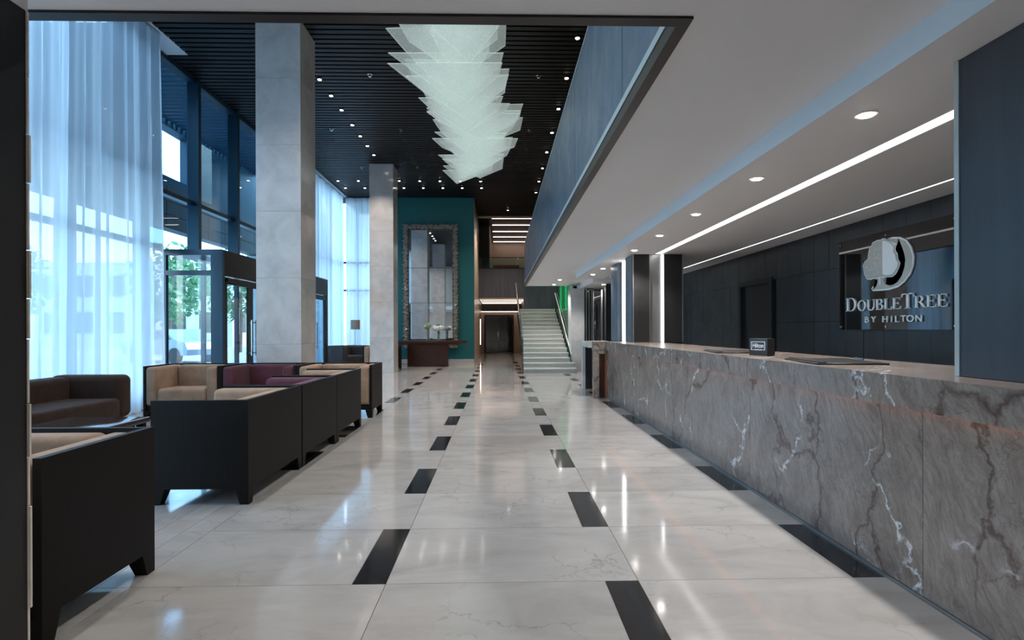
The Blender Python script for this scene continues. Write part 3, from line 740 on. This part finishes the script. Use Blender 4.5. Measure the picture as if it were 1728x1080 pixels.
for i, yy in enumerate((3.175, 4.543, 5.959, 7.322, 8.70, 11.34, 12.57)):
    downlight(2.15, yy, ZD, f'{ORD[i]} recessed downlight from the camera above the counter', 'downlights above the counter', False, L_SOFF)
for i, yy in enumerate((15.3, 16.93)):
    downlight(1.69, yy, ZS, f'{("nearer","farther")[i]} recessed downlight in the soffit above the stairs', 'downlights above the stairs', False, L_SOFF)
downlight(2.85, 15.0, ZD - .03, 'recessed downlight in the low soffit over the black portal', 'downlights above the stairs', False, L_SOFF)
for i, (x, yy) in enumerate(((-.9, -.6), (.9, -.6), (-3.0, -.6), (2.15, .2))):  # out of view, added to light the near part of the hall
    downlight(x, yy, ZS if x < 1.9 else ZD, ['recessed downlight in the soffit behind the camera, left of centre', 'recessed downlight in the soffit behind the camera, right of centre', 'recessed downlight behind the camera near the windows', 'recessed downlight behind the near end of the counter'][i], 'downlights behind the camera', False, L_SOFF)
sensor = MB().cyl((0, 0), .028, -.05, .06, 10, .03).cyl((0, 0), .045, -.012, .0, 12).mesh('sprinkler', 'chrome')
for i, (x, yy) in enumerate(((-2.42, 10.45), (-4.0, 13.3), (-2.36, 13.4), (-4.05, 16.4), (-2.4, 16.4), (.76, 10.45), (.75, 13.3))):
    o = link('sprinkler_head', sensor, None, (x, yy, ZC)); tag(o, ['small chrome sprinkler head just left of the near part of the chandelier', 'small chrome sprinkler head beside the left downlight row', 'small chrome sprinkler head between the left downlight row and chandelier', 'small chrome sprinkler head left of the far column top', 'small chrome sprinkler head right of the far column top', 'small chrome sprinkler head right of the near part of the chandelier', 'small chrome sprinkler head between chandelier and gallery downlight row'][i], 'sprinkler', 'sprinkler heads in the black ceiling')

# ================================================================== CHANDELIER
ch = thing('glass_chandelier', 'large hanging chandelier of overlapping frosted glass sheets', 'chandelier', (-.6, 10.6, 5.0))
prof = [(6.4, -1.25, .15), (7.4, -1.39, .18), (7.95, -1.72, .10), (8.3, -1.75, .08), (8.88, -1.64, .22), (9.3, -1.5, .21), (9.87, -1.42, .30), (10.1, -1.40, .52), (10.6, -1.43, .55), (11.6, -1.46, .46), (12.14, -1.40, .37), (12.98, -1.42, .19), (13.94, -1.46, -.35), (14.75, -1.46, -.74)]
def pf(y):
    for (a, l0, r0_), (b, l1, r1_) in zip(prof[:-1], prof[1:]):
        if a <= y <= b: k = (y - a) / (b - a); return l0 + (l1 - l0) * k, r0_ + (r1_ - r0_) * k
    return prof[-1][1:] if y > 10 else prof[0][1:]
N = 44
for i in range(N):
    k = i / (N - 1); yc = 6.2 + 7.75 * k + random.uniform(-.08, .08)
    l, r = pf(yc); w = r - l
    z = 5.30 + random.uniform(-.15, .15); tip = random.uniform(1.1, 1.6)
    tilt = random.uniform(.0, .10)
    li = random.uniform(0, .10) if i % 3 == 0 else random.uniform(.02, .34); ri = random.uniform(0, .10) if i % 3 == 2 else random.uniform(.02, .34)
    if i % 4 == 1: ri = w * random.uniform(.3, .45)
    if i % 4 == 3: li = w * random.uniform(.25, .4)
    L_, R__ = l + li, r - ri; ww = R__ - L_; ap = random.uniform(.46, .60)
    q = [(L_, yc, z + tilt), (R__, yc + random.uniform(-.12, .08), z + tilt), (R__ - ww * random.uniform(.0, .06), yc + random.uniform(.35, .55), z + .03), (L_ + ww * ap, yc + tip, z - .04), (L_ + ww * random.uniform(.07, .16), yc + random.uniform(.35, .5), z + .02)]
    if k > .9: q[3] = (q[3][0] * .4 + -1.25 * .6, min(q[3][1], 14.95), q[3][2])
    q = [Vector(p) - Vector((-.6, 10.6, 5.0)) for p in q]
    m = MB(); lo = [p - Vector((0, 0, .006)) for p in q]; hi = [p + Vector((0, 0, .006)) for p in q]
    m.add(lo + hi, [(4, 3, 2, 1, 0), (5, 6, 7, 8, 9)], 0)
    m.f += [(j, (j + 1) % 5, 5 + (j + 1) % 5, 5 + j) for j in range(5)]; m.mi += [1] * 5
    m.build('glass_sheet', ['frosted_sheet', 'frosted_edge'], ch)
MB().box(-.28, .28, -4.0, 3.0, .72, .78).build('mounting_rail', 'matte_black', ch)
m = MB()
for i in range(10):
    for sx in (-.2, .2): m.tube([(sx, -3.8 + .73 * i, .36), (sx, -3.8 + .73 * i, 1.07)], .004, 6)
m.build('suspension_wires', 'chrome', ch)

# ================================================================== SEATING
def make_chair(label, cush, w=1.062, d=.69, hgt=.748, shell='black_stained_wood', seat_h=.43):
    t = thing('armchair', label, 'armchair')
    a = w / 2; b = d / 2; T = .035
    # front faces local -y
    MB().box(-a, a, b - T, b, .112, hgt).build('back_panel', shell, t)
    for s in (-1, 1):
        x0, x1 = (-a, -a + T) if s < 0 else (a - T, a)
        MB().box(x0, x1, -b, b - T, .112, hgt).build('side_panel', shell, t)
    for sx in (-1, 1):
        for sy in (-1, 1):
            xo, yo = sx * a, sy * b
            tx, bx_ = xo - sx * .095, xo - sx * .062; ty, by_ = yo - sy * .095, yo - sy * .062
            def quad(xi, yi, z): 
                xs = sorted((xo, xi)); ys_ = sorted((yo, yi)); return [(xs[0], ys_[0], z), (xs[1], ys_[0], z), (xs[1], ys_[1], z), (xs[0], ys_[1], z)]
            MB().hexa(quad(bx_, by_, 0), quad(tx, ty, .112)).build('leg', shell, t)
    MB().box(-a + T, a - T, -b + .02, -b + .06, .112, .19).build('front_rail', shell, t)
    for s in (-1, 1):
        x0, x1 = (-a + T, -a + T + .155) if s < 0 else (a - T - .155, a - T)
        MB().rbox(x0, x1, -b - .015, b - T - .001, .19, hgt - .014, .045, 4).build('arm', cush, t)
    MB().rbox(-a + T + .155, a - T - .155, b - T - .17, b - T, .30, hgt - .014, .045, 4).build('backrest', cush, t)
    MB().rbox(-a + T + .155, a - T - .155, -b - .02, b - T - .165, .19, seat_h, .05, 4).build('seat', cush, t)
    return t
G_A = 'wood-backed armchairs of the lounge'
def put(t, x, y, rz, g=G_A): t.location = (x, y, 0); t.rotation_euler = (0, 0, rz); t['group'] = g; return t
# backs to the walkway (front faces -X)
R_ = -PI / 2
put(make_chair('beige armchair with black side panel nearest the camera, beside the dark pier', 'beige_suede', d=.71), -2.333, 2.565, 0)
put(make_chair('beige armchair, first of three with black backs along the walkway', 'beige_suede'), -2.145, 4.523, R_)
put(make_chair('plum armchair, middle of three with black backs along the walkway', 'plum_suede'), -2.145, 5.610, R_)
put(make_chair('beige armchair, farthest of three with black backs along the walkway', 'beige_suede'), -2.145, 6.682, R_)
# facing the camera
put(make_chair('beige armchair facing the camera before the glass vestibule', 'beige_suede'), -4.47, 8.20, 0)
put(make_chair('plum armchair facing the camera between two beige armchairs', 'plum_suede'), -3.405, 8.20, 0)
put(make_chair('beige armchair facing the camera next to the walkway', 'beige_suede'), -2.337, 8.20, 0)
# far corner
put(make_chair('charcoal armchair turned beside the far floor lamp', 'charcoal_suede', 1.0, .80, .74, 'charcoal_suede'), -4.92, 18.05, math.radians(52), 'armchairs by the far curtain')
put(make_chair('beige armchair half hidden behind the far stone column', 'beige_suede'), -3.65, 17.33, 0, 'armchairs by the far curtain')

# sofa by the window
t = thing('sofa', 'dark brown suede sofa with rounded arms in front of the sheer curtain', 'sofa', (-4.96, 5.5, 0))
MB().box(-.36, .36, -1.3, 1.36, 0, .24).build('plinth', 'matte_black', t)
MB().rbox(-.20, .44, -1.24, 1.20, .20, .445, .05, 4).build('seat', 'brown_suede', t)
MB().rbox(-.42, -.15, -1.24, 1.22, .20, .70, .075, 5).build('backrest', 'brown_suede', t)
for s in (-1, 1):
    y0, y1 = (1.18, 1.43) if s > 0 else (-1.43, -1.20)
    MB().rbox(-.42, .43, y0, y1, .20, .715, .075, 5).build('arm', 'brown_suede', t)
# coffee table
t = thing('coffee_table', 'low glossy dark brown coffee table between sofa and armchairs', 'table', (-3.75, 4.55, 0))
MB().rbox(-.38, .38, -.85, .85, .37, .42, .006, 2).build('top', 'brown_gloss_wood', t)
for sx in (-1, 1):
    for sy in (-1, 1): MB().box(sx * .33 - .03, sx * .33 + .03, sy * .79 - .03, sy * .79 + .03, 0, .37).build('leg', 'black_stained_wood', t)
MB().box(-.30, .30, -.75, .75, .30, .37).build('apron', 'black_stained_wood', t)
# floor lamp
t = thing('floor_lamp', 'floor lamp with taupe drum shade by the far curtain', 'lamp', (-4.89, 18.85, 0))
MB().cyl((0, 0), .15, 0, .02, 24).cyl((0, 0), .15, .02, .03, 24, .04).build('base', 'chrome', t)
MB().cyl((0, 0), .012, .03, 1.42, 10).build('pole', 'chrome', t)
m = MB().cyl((0, 0), .155, 1.26, 1.585, 32, .15, cap=False).cyl((0, 0), .150, 1.26, 1.585, 32, .145, cap=False); m.smooth = True
m.build('shade', 'lamp_fabric', t)
MB().cyl((0, 0), .03, 1.40, 1.50, 10, .02).build('bulb_holder', 'matte_black', t)

# ================================================================== CONSOLE, VASES, MIRROR
t = thing('console_table', 'mahogany console table with broad top on a block base', 'table', (-2.41, 18.86, 0))
MB().box(-.685, .685, -.22, .22, 0, .74).build('base', 'mahogany', t)
m = MB().box(-1.31, 1.31, -.33, .33, .80, .875)
m.hexa([(-1.0, -.25, .74), (1.0, -.25, .74), (1.0, .25, .74), (-1.0, .25, .74)], [(-1.31, -.33, .80), (1.31, -.33, .80), (1.31, .33, .80), (-1.31, .33, .80)])
m.build('top', 'mahogany', t)
def vase(x, label, bl, n, spread, h0, sr):
    t = thing('flower_vase', label, 'vase', (x, 18.72, .875), 0, 'flower vases on the console')
    m = MB().cyl((0, 0), .062, .001, .30, 20, .066, cap=False).cyl((0, 0), .056, .02, .30, 20, .060, cap=False).cyl((0, 0), .06, 0, .02, 20); m.build('glass', 'clear_glass', t)
    m = MB()
    hd = []
    for i in range(n):
        a = 2 * PI * i / n + .4; r = spread * (0 if i == 0 else 1)
        top = (r * math.cos(a), r * .6 * math.sin(a), h0 + random.uniform(-.03, .04)); hd.append(top)
        m.tube([(.025 * math.cos(a), .025 * math.sin(a), .02), (.03 * math.cos(a + 2), .03 * math.sin(a), .28), top], .007, 6)
    m.build('stems', 'stem_green', t)
    for q in hd:
        m = MB(); m.sphere(q, sr * .8, 2, (1, 1, .85), .08)
        for j in range(26):
            d = Vector((random.gauss(0, 1), random.gauss(0, 1), random.gauss(.2, 1))).normalized() * sr * .78
            m.sphere((q[0] + d.x, q[1] + d.y, q[2] + d.z * .85), sr * .28, 1)
        m.build('bloom', bl, t)
vase(-2.41, 'glass vase with greenish flower heads on the console', 'bloom_green', 4, .07, .47, .10)
vase(-2.05, 'glass vase with white hydrangea blooms on the console', 'bloom_white', 5, .13, .42, .105)

t = thing('ornate_mirror', 'tall mirror in a carved bronze frame on the teal wall', 'mirror', (-2.50, YW - .02, .555))
Wm, Hm, fr = 1.005, 4.55, .21
zb = [.0 + fr, 1.67 + .0, 2.945, Hm - fr]
for a, b in zip(zb[:-1], zb[1:]):
    MB().box(-Wm + fr, Wm - fr, -.045, -.03, a + .006, b - .006).build('mirror_pane', 'mirror_silver', t)
MB().box(-Wm + .04, Wm - .04, -.03, 0, .04, Hm - .04).build('backing', 'matte_black', t)
m = MB()
for (x0, x1, z0, z1) in ((-Wm + .03, -Wm + fr, 0.03, Hm - .03), (Wm - fr, Wm - .03, .03, Hm - .03), (-Wm + fr, Wm - fr, .03, fr), (-Wm + fr, Wm - fr, Hm - fr, Hm - .03)):
    m.box(x0, x1, -.085, -.03, z0, z1)
fo = m.build('frame', 'bronze_ground', t)
m = MB()
def scroll(cx, cz, r, turn, rot):
    pts = []
    for i in range(13):
        a = rot + turn * i / 12 * 1.6 * 2 * PI; q = r * (1 - .068 * i)
        pts.append((cx + q * math.cos(a), -.092 - .002 * i, cz + q * math.sin(a)))
    m.tube(pts, r * .26, 5)
def leaf(cx, cz, r, rot):
    m.add([(cx + r * math.cos(rot), -.09, cz + r * math.sin(rot)), (cx + .35 * r * math.cos(rot + 1.5), -.125, cz + .35 * r * math.sin(rot + 1.5)),
           (cx - r * .5 * math.cos(rot), -.10, cz - r * .5 * math.sin(rot)), (cx + .35 * r * math.cos(rot - 1.5), -.125, cz + .35 * r * math.sin(rot - 1.5)), (cx, -.15, cz)],
          [(0, 1, 4), (1, 2, 4), (2, 3, 4), (3, 0, 4)])
zz = .10; i = 0
while zz < Hm - .06:
    for sx in (-1, 1):
        scroll(sx * (Wm - .105), zz, .080, 1 if (i % 2) else -1, i * 1.1); leaf(sx * (Wm - .03), zz + .07, .075, i * 2.1 + sx); leaf(sx * (Wm - .175), zz + .05, .06, -i * 1.7)
    zz += .145; i += 1
xx = -Wm + .28; i = 0
while xx < Wm - .2:
    for cz in (.105, Hm - .105):
        scroll(xx, cz, .080, 1 if (i % 2) else -1, i * 1.3); leaf(xx + .07, cz + (.07 if cz > 1 else -.07), .075, i * 1.9); leaf(xx + .05, cz - .06, .06, i)
    xx += .145; i += 1
m.smooth = True
oc = m.build('carving', 'bronze_carving', fo); oc['kind'] = 'stuff'

# ================================================================== STAIRS
t = thing('staircase', 'pale stone staircase rising to the gallery', 'stairs', (1.4, 15.6, 0))
RS, TR_ = .1338, .36
for i in range(15):
    x1 = 2.20 if i < 2 else 2.10
    xo = .695 - 1.4
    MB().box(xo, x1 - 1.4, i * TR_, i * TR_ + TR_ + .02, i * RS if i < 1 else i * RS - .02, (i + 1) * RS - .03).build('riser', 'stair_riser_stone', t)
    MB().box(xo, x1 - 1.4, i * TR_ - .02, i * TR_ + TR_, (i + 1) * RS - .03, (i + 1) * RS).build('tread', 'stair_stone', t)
MB().box(.695 - 1.4, .70, 15 * TR_, 15 * TR_ + .30, 15 * RS - .03, 15 * RS).build('landing', 'stair_stone', t)
sw = struct(MB().box(.95, 3.38, 21.34, 21.5, 0, 2.95).build('wall_stair', 'dark_trim_metal'))
for a, b in ((.95, 1.55), (1.56, 2.14), (2.15, 2.9)): MB().box(a, b, 21.31, 21.34, 1.98, 2.94).build('panel', 'dark_gallery_panel', sw)
bl = thing('glass_balustrade', 'frameless glass balustrade with dark handrail left of the stairs', 'balustrade', (.68, 15.6, 0))
m = MB(); m.add([(-.006, 0, 0), (-.006, 5.4, 1.9), (-.006, 5.4, 2.9), (-.006, 0.05, .95), (.006, 0, 0), (.006, 5.4, 1.9), (.006, 5.4, 2.9), (.006, .05, .95)], [(0, 1, 2, 3), (7, 6, 5, 4), (0, 4, 5, 1), (1, 5, 6, 2), (2, 6, 7, 3), (3, 7, 4, 0)])
m.build('glass_panel', 'stair_glass', bl)
m = MB().tube([(-.04, .0, .93), (-.04, .1, 1.02), (-.04, 5.4, 3.0)], .026, 10); m.build('handrail', 'dark_trim_metal', bl)
m = MB()
for k in range(6): m.tube([(0, .25 + k * 1.0, 1.0 + k * .37), (-.04, .25 + k * 1.0, 1.06 + k * .37)], .01, 6)
m.build('brackets', 'chrome', bl)
gb = thing('stair_glass_panel', 'glass stringer panel along the right side of the stairs', 'balustrade', (2.135, 15.6, 0))
m = MB(); m.add([(-.006, .8, .25), (-.006, 5.4, 1.98), (-.006, 5.4, 2.6), (-.006, .85, .50), (.006, .8, .25), (.006, 5.4, 1.98), (.006, 5.4, 2.6), (.006, .85, .5)], [(0, 1, 2, 3), (7, 6, 5, 4), (0, 4, 5, 1), (1, 5, 6, 2), (2, 6, 7, 3), (3, 7, 4, 0)])
m.build('glass_panel', 'stair_glass', gb)
m = MB().tube([(0, .7, .50), (0, 5.4, 2.62)], .016, 8); m.build('edge', 'pale_trim', gb)
# green lit glass fins between stairs and pier
gf = thing('green_glass_screen', 'screen of vertical glass fins glowing green beside the stairs', 'glass screen', (2.20, 17.3, 0))
for i in range(9): MB().box(-.03, .03, i * .42, i * .42 + .40, 0, 3.4).build('glass_fin', 'stair_glass', gf)
MB().box(.10, .13, 0, 3.9, 0, 3.4).build('backing', 'pale_trim', gf)
MB().box(.055, .085, 1.3, 1.55, 1.9, 3.2).build('green_tube', 'led_green', gf)
MB().box(.055, .085, 2.9, 3.1, 1.9, 3.2).build('green_tube', 'led_green', gf)
pr = thing('stone_pier', 'pale stone pier at the right of the stairs', 'pier', (2.352, 16.8, 0))
for a, b in ((0, .9), (.9, 1.8), (1.8, ZD - .035)): MB().box(-.2, .2, -.35, .35, a + .001, b - .001).build('stone_panel', 'polished_column_stone', pr)
# metal and glass fins, mirror panel, dark portal
fs_ = thing('metal_fin_screen', 'narrow metal and glass fin screen right of the stone pier', 'screen', (2.66, 16.4, 0))
for i, xx in enumerate((-.06, .02, .10)): MB().box(xx - .015, xx + .015, -.05, .05, 0, 2.60).build('metal_fin', 'brushed_metal', fs_)
for xx in (-.02, .06): MB().box(xx - .02, xx + .02, -.01, .01, 0, 2.60).build('glass_strip', 'stair_glass', fs_)
mp = thing('mirror_panel', 'tall narrow mirror panel beside the black portal', 'mirror', (2.72, 15.2, 0))
MB().box(-.10, .10, -.01, .01, 0, 2.30).build('glass', 'mirror_silver', mp); MB().box(.10, .14, -.03, .03, 0, 2.34).box(-.12, -.10, -.02, .02, 0, 2.34).build('frame', 'brushed_metal', mp)
po = thing('black_portal', 'black wall panel block beyond the counter end', 'partition', (3.4, 14.9, 0))
MB().box(-.50, .8, -.1, .1, 0, 2.465).build('front', 'matte_black', po); MB().box(-.52, -.50, -.11, .1, 0, 2.465).build('edge', 'dark_trim_metal', po)
ud = thing('upper_desk', 'orange-brown wooden desk on the far upper gallery', 'desk', (.37, 29.0, 2.75))
MB().box(-.68, .68, -.3, .3, 0, 1.83).build('front', 'orange_wood', ud); MB().box(-.70, .70, -.32, .32, 1.83, 1.86).build('top', 'far_beige_wall', ud)
gr = thing('gallery_glass_rail', 'glass guard rail on top of the far dark gallery parapet', 'railing', (.05, 25.36, 4.06))
for a, b in ((-1.12, -.50), (-.48, 1.2)): MB().box(a, b, -.006, .006, 0, .47).build('glass_panel', 'stair_glass', gr)
MB().box(-1.15, 1.25, -.02, .02, .47, .50).build('top_rail', 'dark_trim_metal', gr)

# ================================================================== CURTAINS
def curtain(name, label, p0, p1, z0, z1, amp, pitch, seed, flare=0, mat='sheer_fabric'):
    rnd = random.Random(seed); d = Vector((p1[0] - p0[0], p1[1] - p0[1], 0)); ln = d.length; d.normalize(); nr = Vector((-d.y, d.x, 0))
    nx = int(ln / .022); nz = 14; vs = []; fs = []
    ph = [rnd.uniform(0, 6.28) for _ in range(5)]
    t = thing(name, label, 'curtain', ((p0[0] + p1[0]) / 2, (p0[1] + p1[1]) / 2, z0), 0, 'sheer white curtains')
    org = t.location
    for j in range(nz + 1):
        v = j / nz; z = z0 + (z1 - z0) * v
        for i in range(nx + 1):
            s = ln * i / nx; lean = (.10 * math.sin(s * 1.7 + ph[3]) * (1 - v))
            ss = s + lean
            f = math.sin(2 * PI * ss / pitch + 1.3 * math.sin(ss * 2.1 + ph[0])) * .6 + math.sin(2 * PI * ss / (pitch * 2.7) + ph[1]) * .6 + .3 * math.sin(2 * PI * ss / (pitch * .46) + ph[2])
            off = amp * f * (.75 + .35 * (1 - v))
            q = Vector((p0[0], p0[1], 0)) + d * s + nr * (off + flare * (1 - v) ** 2); vs.append((q.x - org.x, q.y - org.y, z - z0))
    for j in range(nz):
        for i in range(nx):
            a = j * (nx + 1) + i; fs.append((a, a + 1, a + nx + 2, a + nx + 1))
    m = MB(); m.add(vs, fs); m.smooth = True; me = m.build('fabric', mat, t)
    hd = MB().box(min(p0[0], p1[0]) - .02, max(p0[0], p1[0]) + .02, min(p0[1], p1[1]), max(p0[1], p1[1]), z1 + .003, z1 + .03)
    hd.v = [(a - org.x, b - org.y, c - z0) for a, b, c in hd.v]; hd.build('rail', 'pale_trim', t)
curtain('sheer_curtain', 'tall sheer white curtain behind the brown sofa', (-5.50, 4.75), (-5.50, 9.08), .015, ZC - .035, .075, .25, 3)
curtain('sheer_curtain', 'tall sheer white curtain along the windows beyond the vestibule', (-5.62, 15.95), (-5.62, 20.1), .015, ZC - .035, .06, .24, 8, mat='far_sheer_fabric')
curtain('sheer_curtain', 'tall sheer white curtain across the rear window beside the teal wall', (-5.55, 20.14), (-3.88, 20.14), .015, ZC - .035, .05, .22, 12, mat='far_sheer_fabric')

# ================================================================== ENTRANCE VESTIBULE
vt = thing('entrance_vestibule', 'dark framed glass entrance vestibule with double doors', 'vestibule', (-5.4, 12.85, 0))
vo_ = (-5.4, 12.85, 0)
def V(mb, n, m, par=vt): return L(mb, n, m, par, vo_)
XV, YA, YB, ZV = -4.887, 9.852, 15.85, 2.68
FB, DB = 'window_frame_blue', 'door_frame_brown'
for a, b in ((-5.93, -5.87), (-5.09, XV)): V(B(a, b, YA, YA + .08, 0, ZV), 'post', FB)
V(B(-5.87, -5.09, YA, YA + .08, 2.58, ZV), 'head_rail', FB); V(B(-5.87, -5.09, YA, YA + .08, 2.225, 2.31), 'transom', FB); V(B(-5.87, -5.09, YA, YA + .08, 0, .12), 'bottom_rail', FB)
V(B(-5.87, -5.09, YA + .03, YA + .042, 2.31, 2.58), 'pane', 'window_glass'); V(B(-5.87, -5.09, YA + .03, YA + .042, .12, 2.225), 'pane', 'window_glass')
V(B(XV - .10, XV, YA + .081, YB, 2.22, ZV), 'header', DB)
V(B(-5.93, XV - .10, YA + .081, YB, 2.60, ZV), 'roof', DB)
for a, b in ((YA + .081, 9.95), (12.05, 12.15), (13.55, 13.65), (15.70, YB)): V(B(XV - .08, XV, a, b, 0, 2.22), 'post', DB)
V(B(XV - .05, XV - .038, 12.15, 13.55, .1, 2.22), 'pane', 'window_glass'); V(B(XV - .08, XV, 12.15, 13.55, 0, .1), 'bottom_rail', DB)
def leaf_door(y0, y1, hy):
    d = V(MB().box(XV - .06, XV - .01, y0, y0 + .09, .01, 2.2).box(XV - .06, XV - .01, y1 - .09, y1, .01, 2.2).box(XV - .06, XV - .01, y0 + .09, y1 - .09, 2.08, 2.2).box(XV - .06, XV - .01, y0 + .09, y1 - .09, .01, .12), 'door_leaf', DB)
    V(B(XV - .04, XV - .028, y0 + .09, y1 - .09, .12, 2.08), 'pane', 'window_glass', d)
    h = MB().tube([(XV + .05, hy, .75), (XV + .05, hy, 1.45)], .014, 8).tube([(XV - .01, hy, .8), (XV + .05, hy, .8)], .01, 6).tube([(XV - .01, hy, 1.4), (XV + .05, hy, 1.4)], .01, 6)
    V(h, 'handle', 'chrome', d)
leaf_door(9.96, 10.99, 10.90); leaf_door(11.0, 12.04, 11.09); leaf_door(13.66, 14.67, 14.58); leaf_door(14.68, 15.69, 14.77)
V(B(XV - .02, XV + .04, 9.98, 10.35, 2.12, 2.19), 'door_closer', DB)
for a, b in ((9.94, 9.99), (11.2, 11.27), (12.6, 12.67), (14.0, 14.07), (15.75, 15.80)): V(B(-5.99, -5.91, a, b, 0, 2.6), 'outer_post', FB)
for a, b in ((9.99, 11.2), (11.27, 12.6), (12.67, 14.0), (14.07, 15.75)): V(B(-5.955, -5.943, a, b, .05, 2.6), 'outer_pane', 'window_glass')
V(MB().box(-5.93, XV - .08, YB - .08, YB, 2.58, ZV).box(-5.93, XV - .08, YB - .08, YB, 0, .1), 'end_frame', FB)
V(B(-5.93, XV - .08, YB - .05, YB - .038, .1, 2.58), 'pane', 'window_glass')

# ================================================================== OUTSIDE
og = struct(B(-60, -6.05, -40, 80, -.4, -.15).build('floor_outside', 'outdoor_paving'))
ob = thing('facade_wing', 'brown panelled facade wing seen outside through the windows', 'building', (-7.8, 12.0, 3.6))
def O(mb, n, m): return L(mb, n, m, ob, (-7.8, 12.0, 3.6))
y = 6.5
while y < 17.5:
    for z in (3.60, 3.92, 4.24): O(B(-7.9, -7.6, y + .005, y + .89, z + .005, z + .315), 'cladding_panel', 'outdoor_brown_panel')
    y += .9
O(MB().box(-7.9, -7.62, 6.5, 12.65, 4.56, 6.5).box(-7.9, -7.62, 13.85, 18, 4.56, 6.5).box(-7.9, -7.62, 12.65, 13.85, 4.56, 4.80).box(-7.9, -7.62, 12.65, 13.85, 5.95, 6.5), 'upper_wall', 'outdoor_blue_wall')
O(B(-7.62, -7.58, 14.1, 14.75, 4.56, 6.0), 'pale_panel', 'outdoor_pale_wall')
y = 9.0
m = MB()
while y < 17.5: m.box(-7.6, -6.02, y, y + .10, 6.08, 6.20); y += .2
O(m, 'canopy_slats', 'outdoor_blue_wall')  # blue slats standing in for the ceiling's reflection in the glass
for yy in (6.6, 17.6): O(B(-7.9, -7.6, yy, yy + .3, -.15, 3.6), 'post', 'outdoor_pale_wall')
def tree(x, y, h, label):
    t = thing('street_tree', label, 'tree', (x, y, -.15), 0, 'trees outside the entrance')
    m = MB().tube([(0, 0, 0), (.05, 0, h * .3), (-.05, .1, h * .55)], .16, 8); m.build('trunk', 'bark', t)
    m = MB()
    for q in range(900):
        d = Vector((random.gauss(0, 1), random.gauss(0, 1), random.gauss(0, 1))).normalized() * random.uniform(.55, 1) ; c = Vector((d.x * h * .33, d.y * h * .33, h * .62 + d.z * h * .36))
        a = Vector((random.gauss(0, 1), random.gauss(0, 1), random.gauss(0, 1))).normalized(); b = a.orthogonal().normalized(); s_ = random.uniform(.12, .26)
        m.add([c - a * s_, c + b * s_ * .5, c + a * s_, c - b * s_ * .5], [(0, 1, 2, 3)])
    o = m.build('foliage', 'leaf_green', t); o['kind'] = 'stuff'
tree(-17.5, 29.5, 6.2, 'leafy green street tree seen through the vestibule glass, left one')
tree(-16.4, 35.2, 6.8, 'leafy green street tree seen through the vestibule doors, right one')
tree(-22.8, 25.6, 6.0, 'leafy green street tree behind the parked car')
cr = thing('parked_car', 'grey parked car outside beyond the vestibule', 'car', (-14.5, 24.8, -.15), math.radians(-25))
prof2 = [(-2.1, .35), (-2.15, .75), (-1.9, .95), (-1.2, 1.0), (-.6, 1.42), (.7, 1.45), (1.35, 1.0), (2.0, .9), (2.15, .6), (2.1, .35)]
m = MB(); m.prism(prof2, lambda u, v, k: (u, -.85 + 1.7 * k, v)); m.build('body', 'car_paint', cr)
m = MB(); m.prism([(-1.05, 1.02), (-.52, 1.38), (.62, 1.40), (1.15, 1.02)], lambda u, v, k: (u, -.86 + 1.72 * k, v)); m.build('side_windows', 'black_glass', cr)
for sx in (-1.35, 1.35):
    for sy in (-.80, .80):
        m = MB(); m.prism([(sx + .33 * math.cos(a * PI / 9), .33 + .33 * math.sin(a * PI / 9)) for a in range(18)], lambda u, v, k: (u, sy - .1 + .2 * k, v)); m.build('wheel', 'tyre', cr)
bd = thing('white_building', 'white building across the street beyond the trees', 'building', (-30, 52, -.15))
MB().box(-8, 8, -6, 6, 0, 7).build('walls', 'outdoor_pale_wall', bd)
for i in range(5):
    for j in range(2): MB().box(8.0, 8.06, -5 + i * 2.1, -3.7 + i * 2.1, 1.2 + j * 3, 2.9 + j * 3).build('window', 'black_glass', bd)
for i in range(6):
    for j in range(2): MB().box(-7.2 + i * 2.5, -5.8 + i * 2.5, -6.06, -6.0, 1.2 + j * 3, 2.9 + j * 3).build('window', 'black_glass', bd)
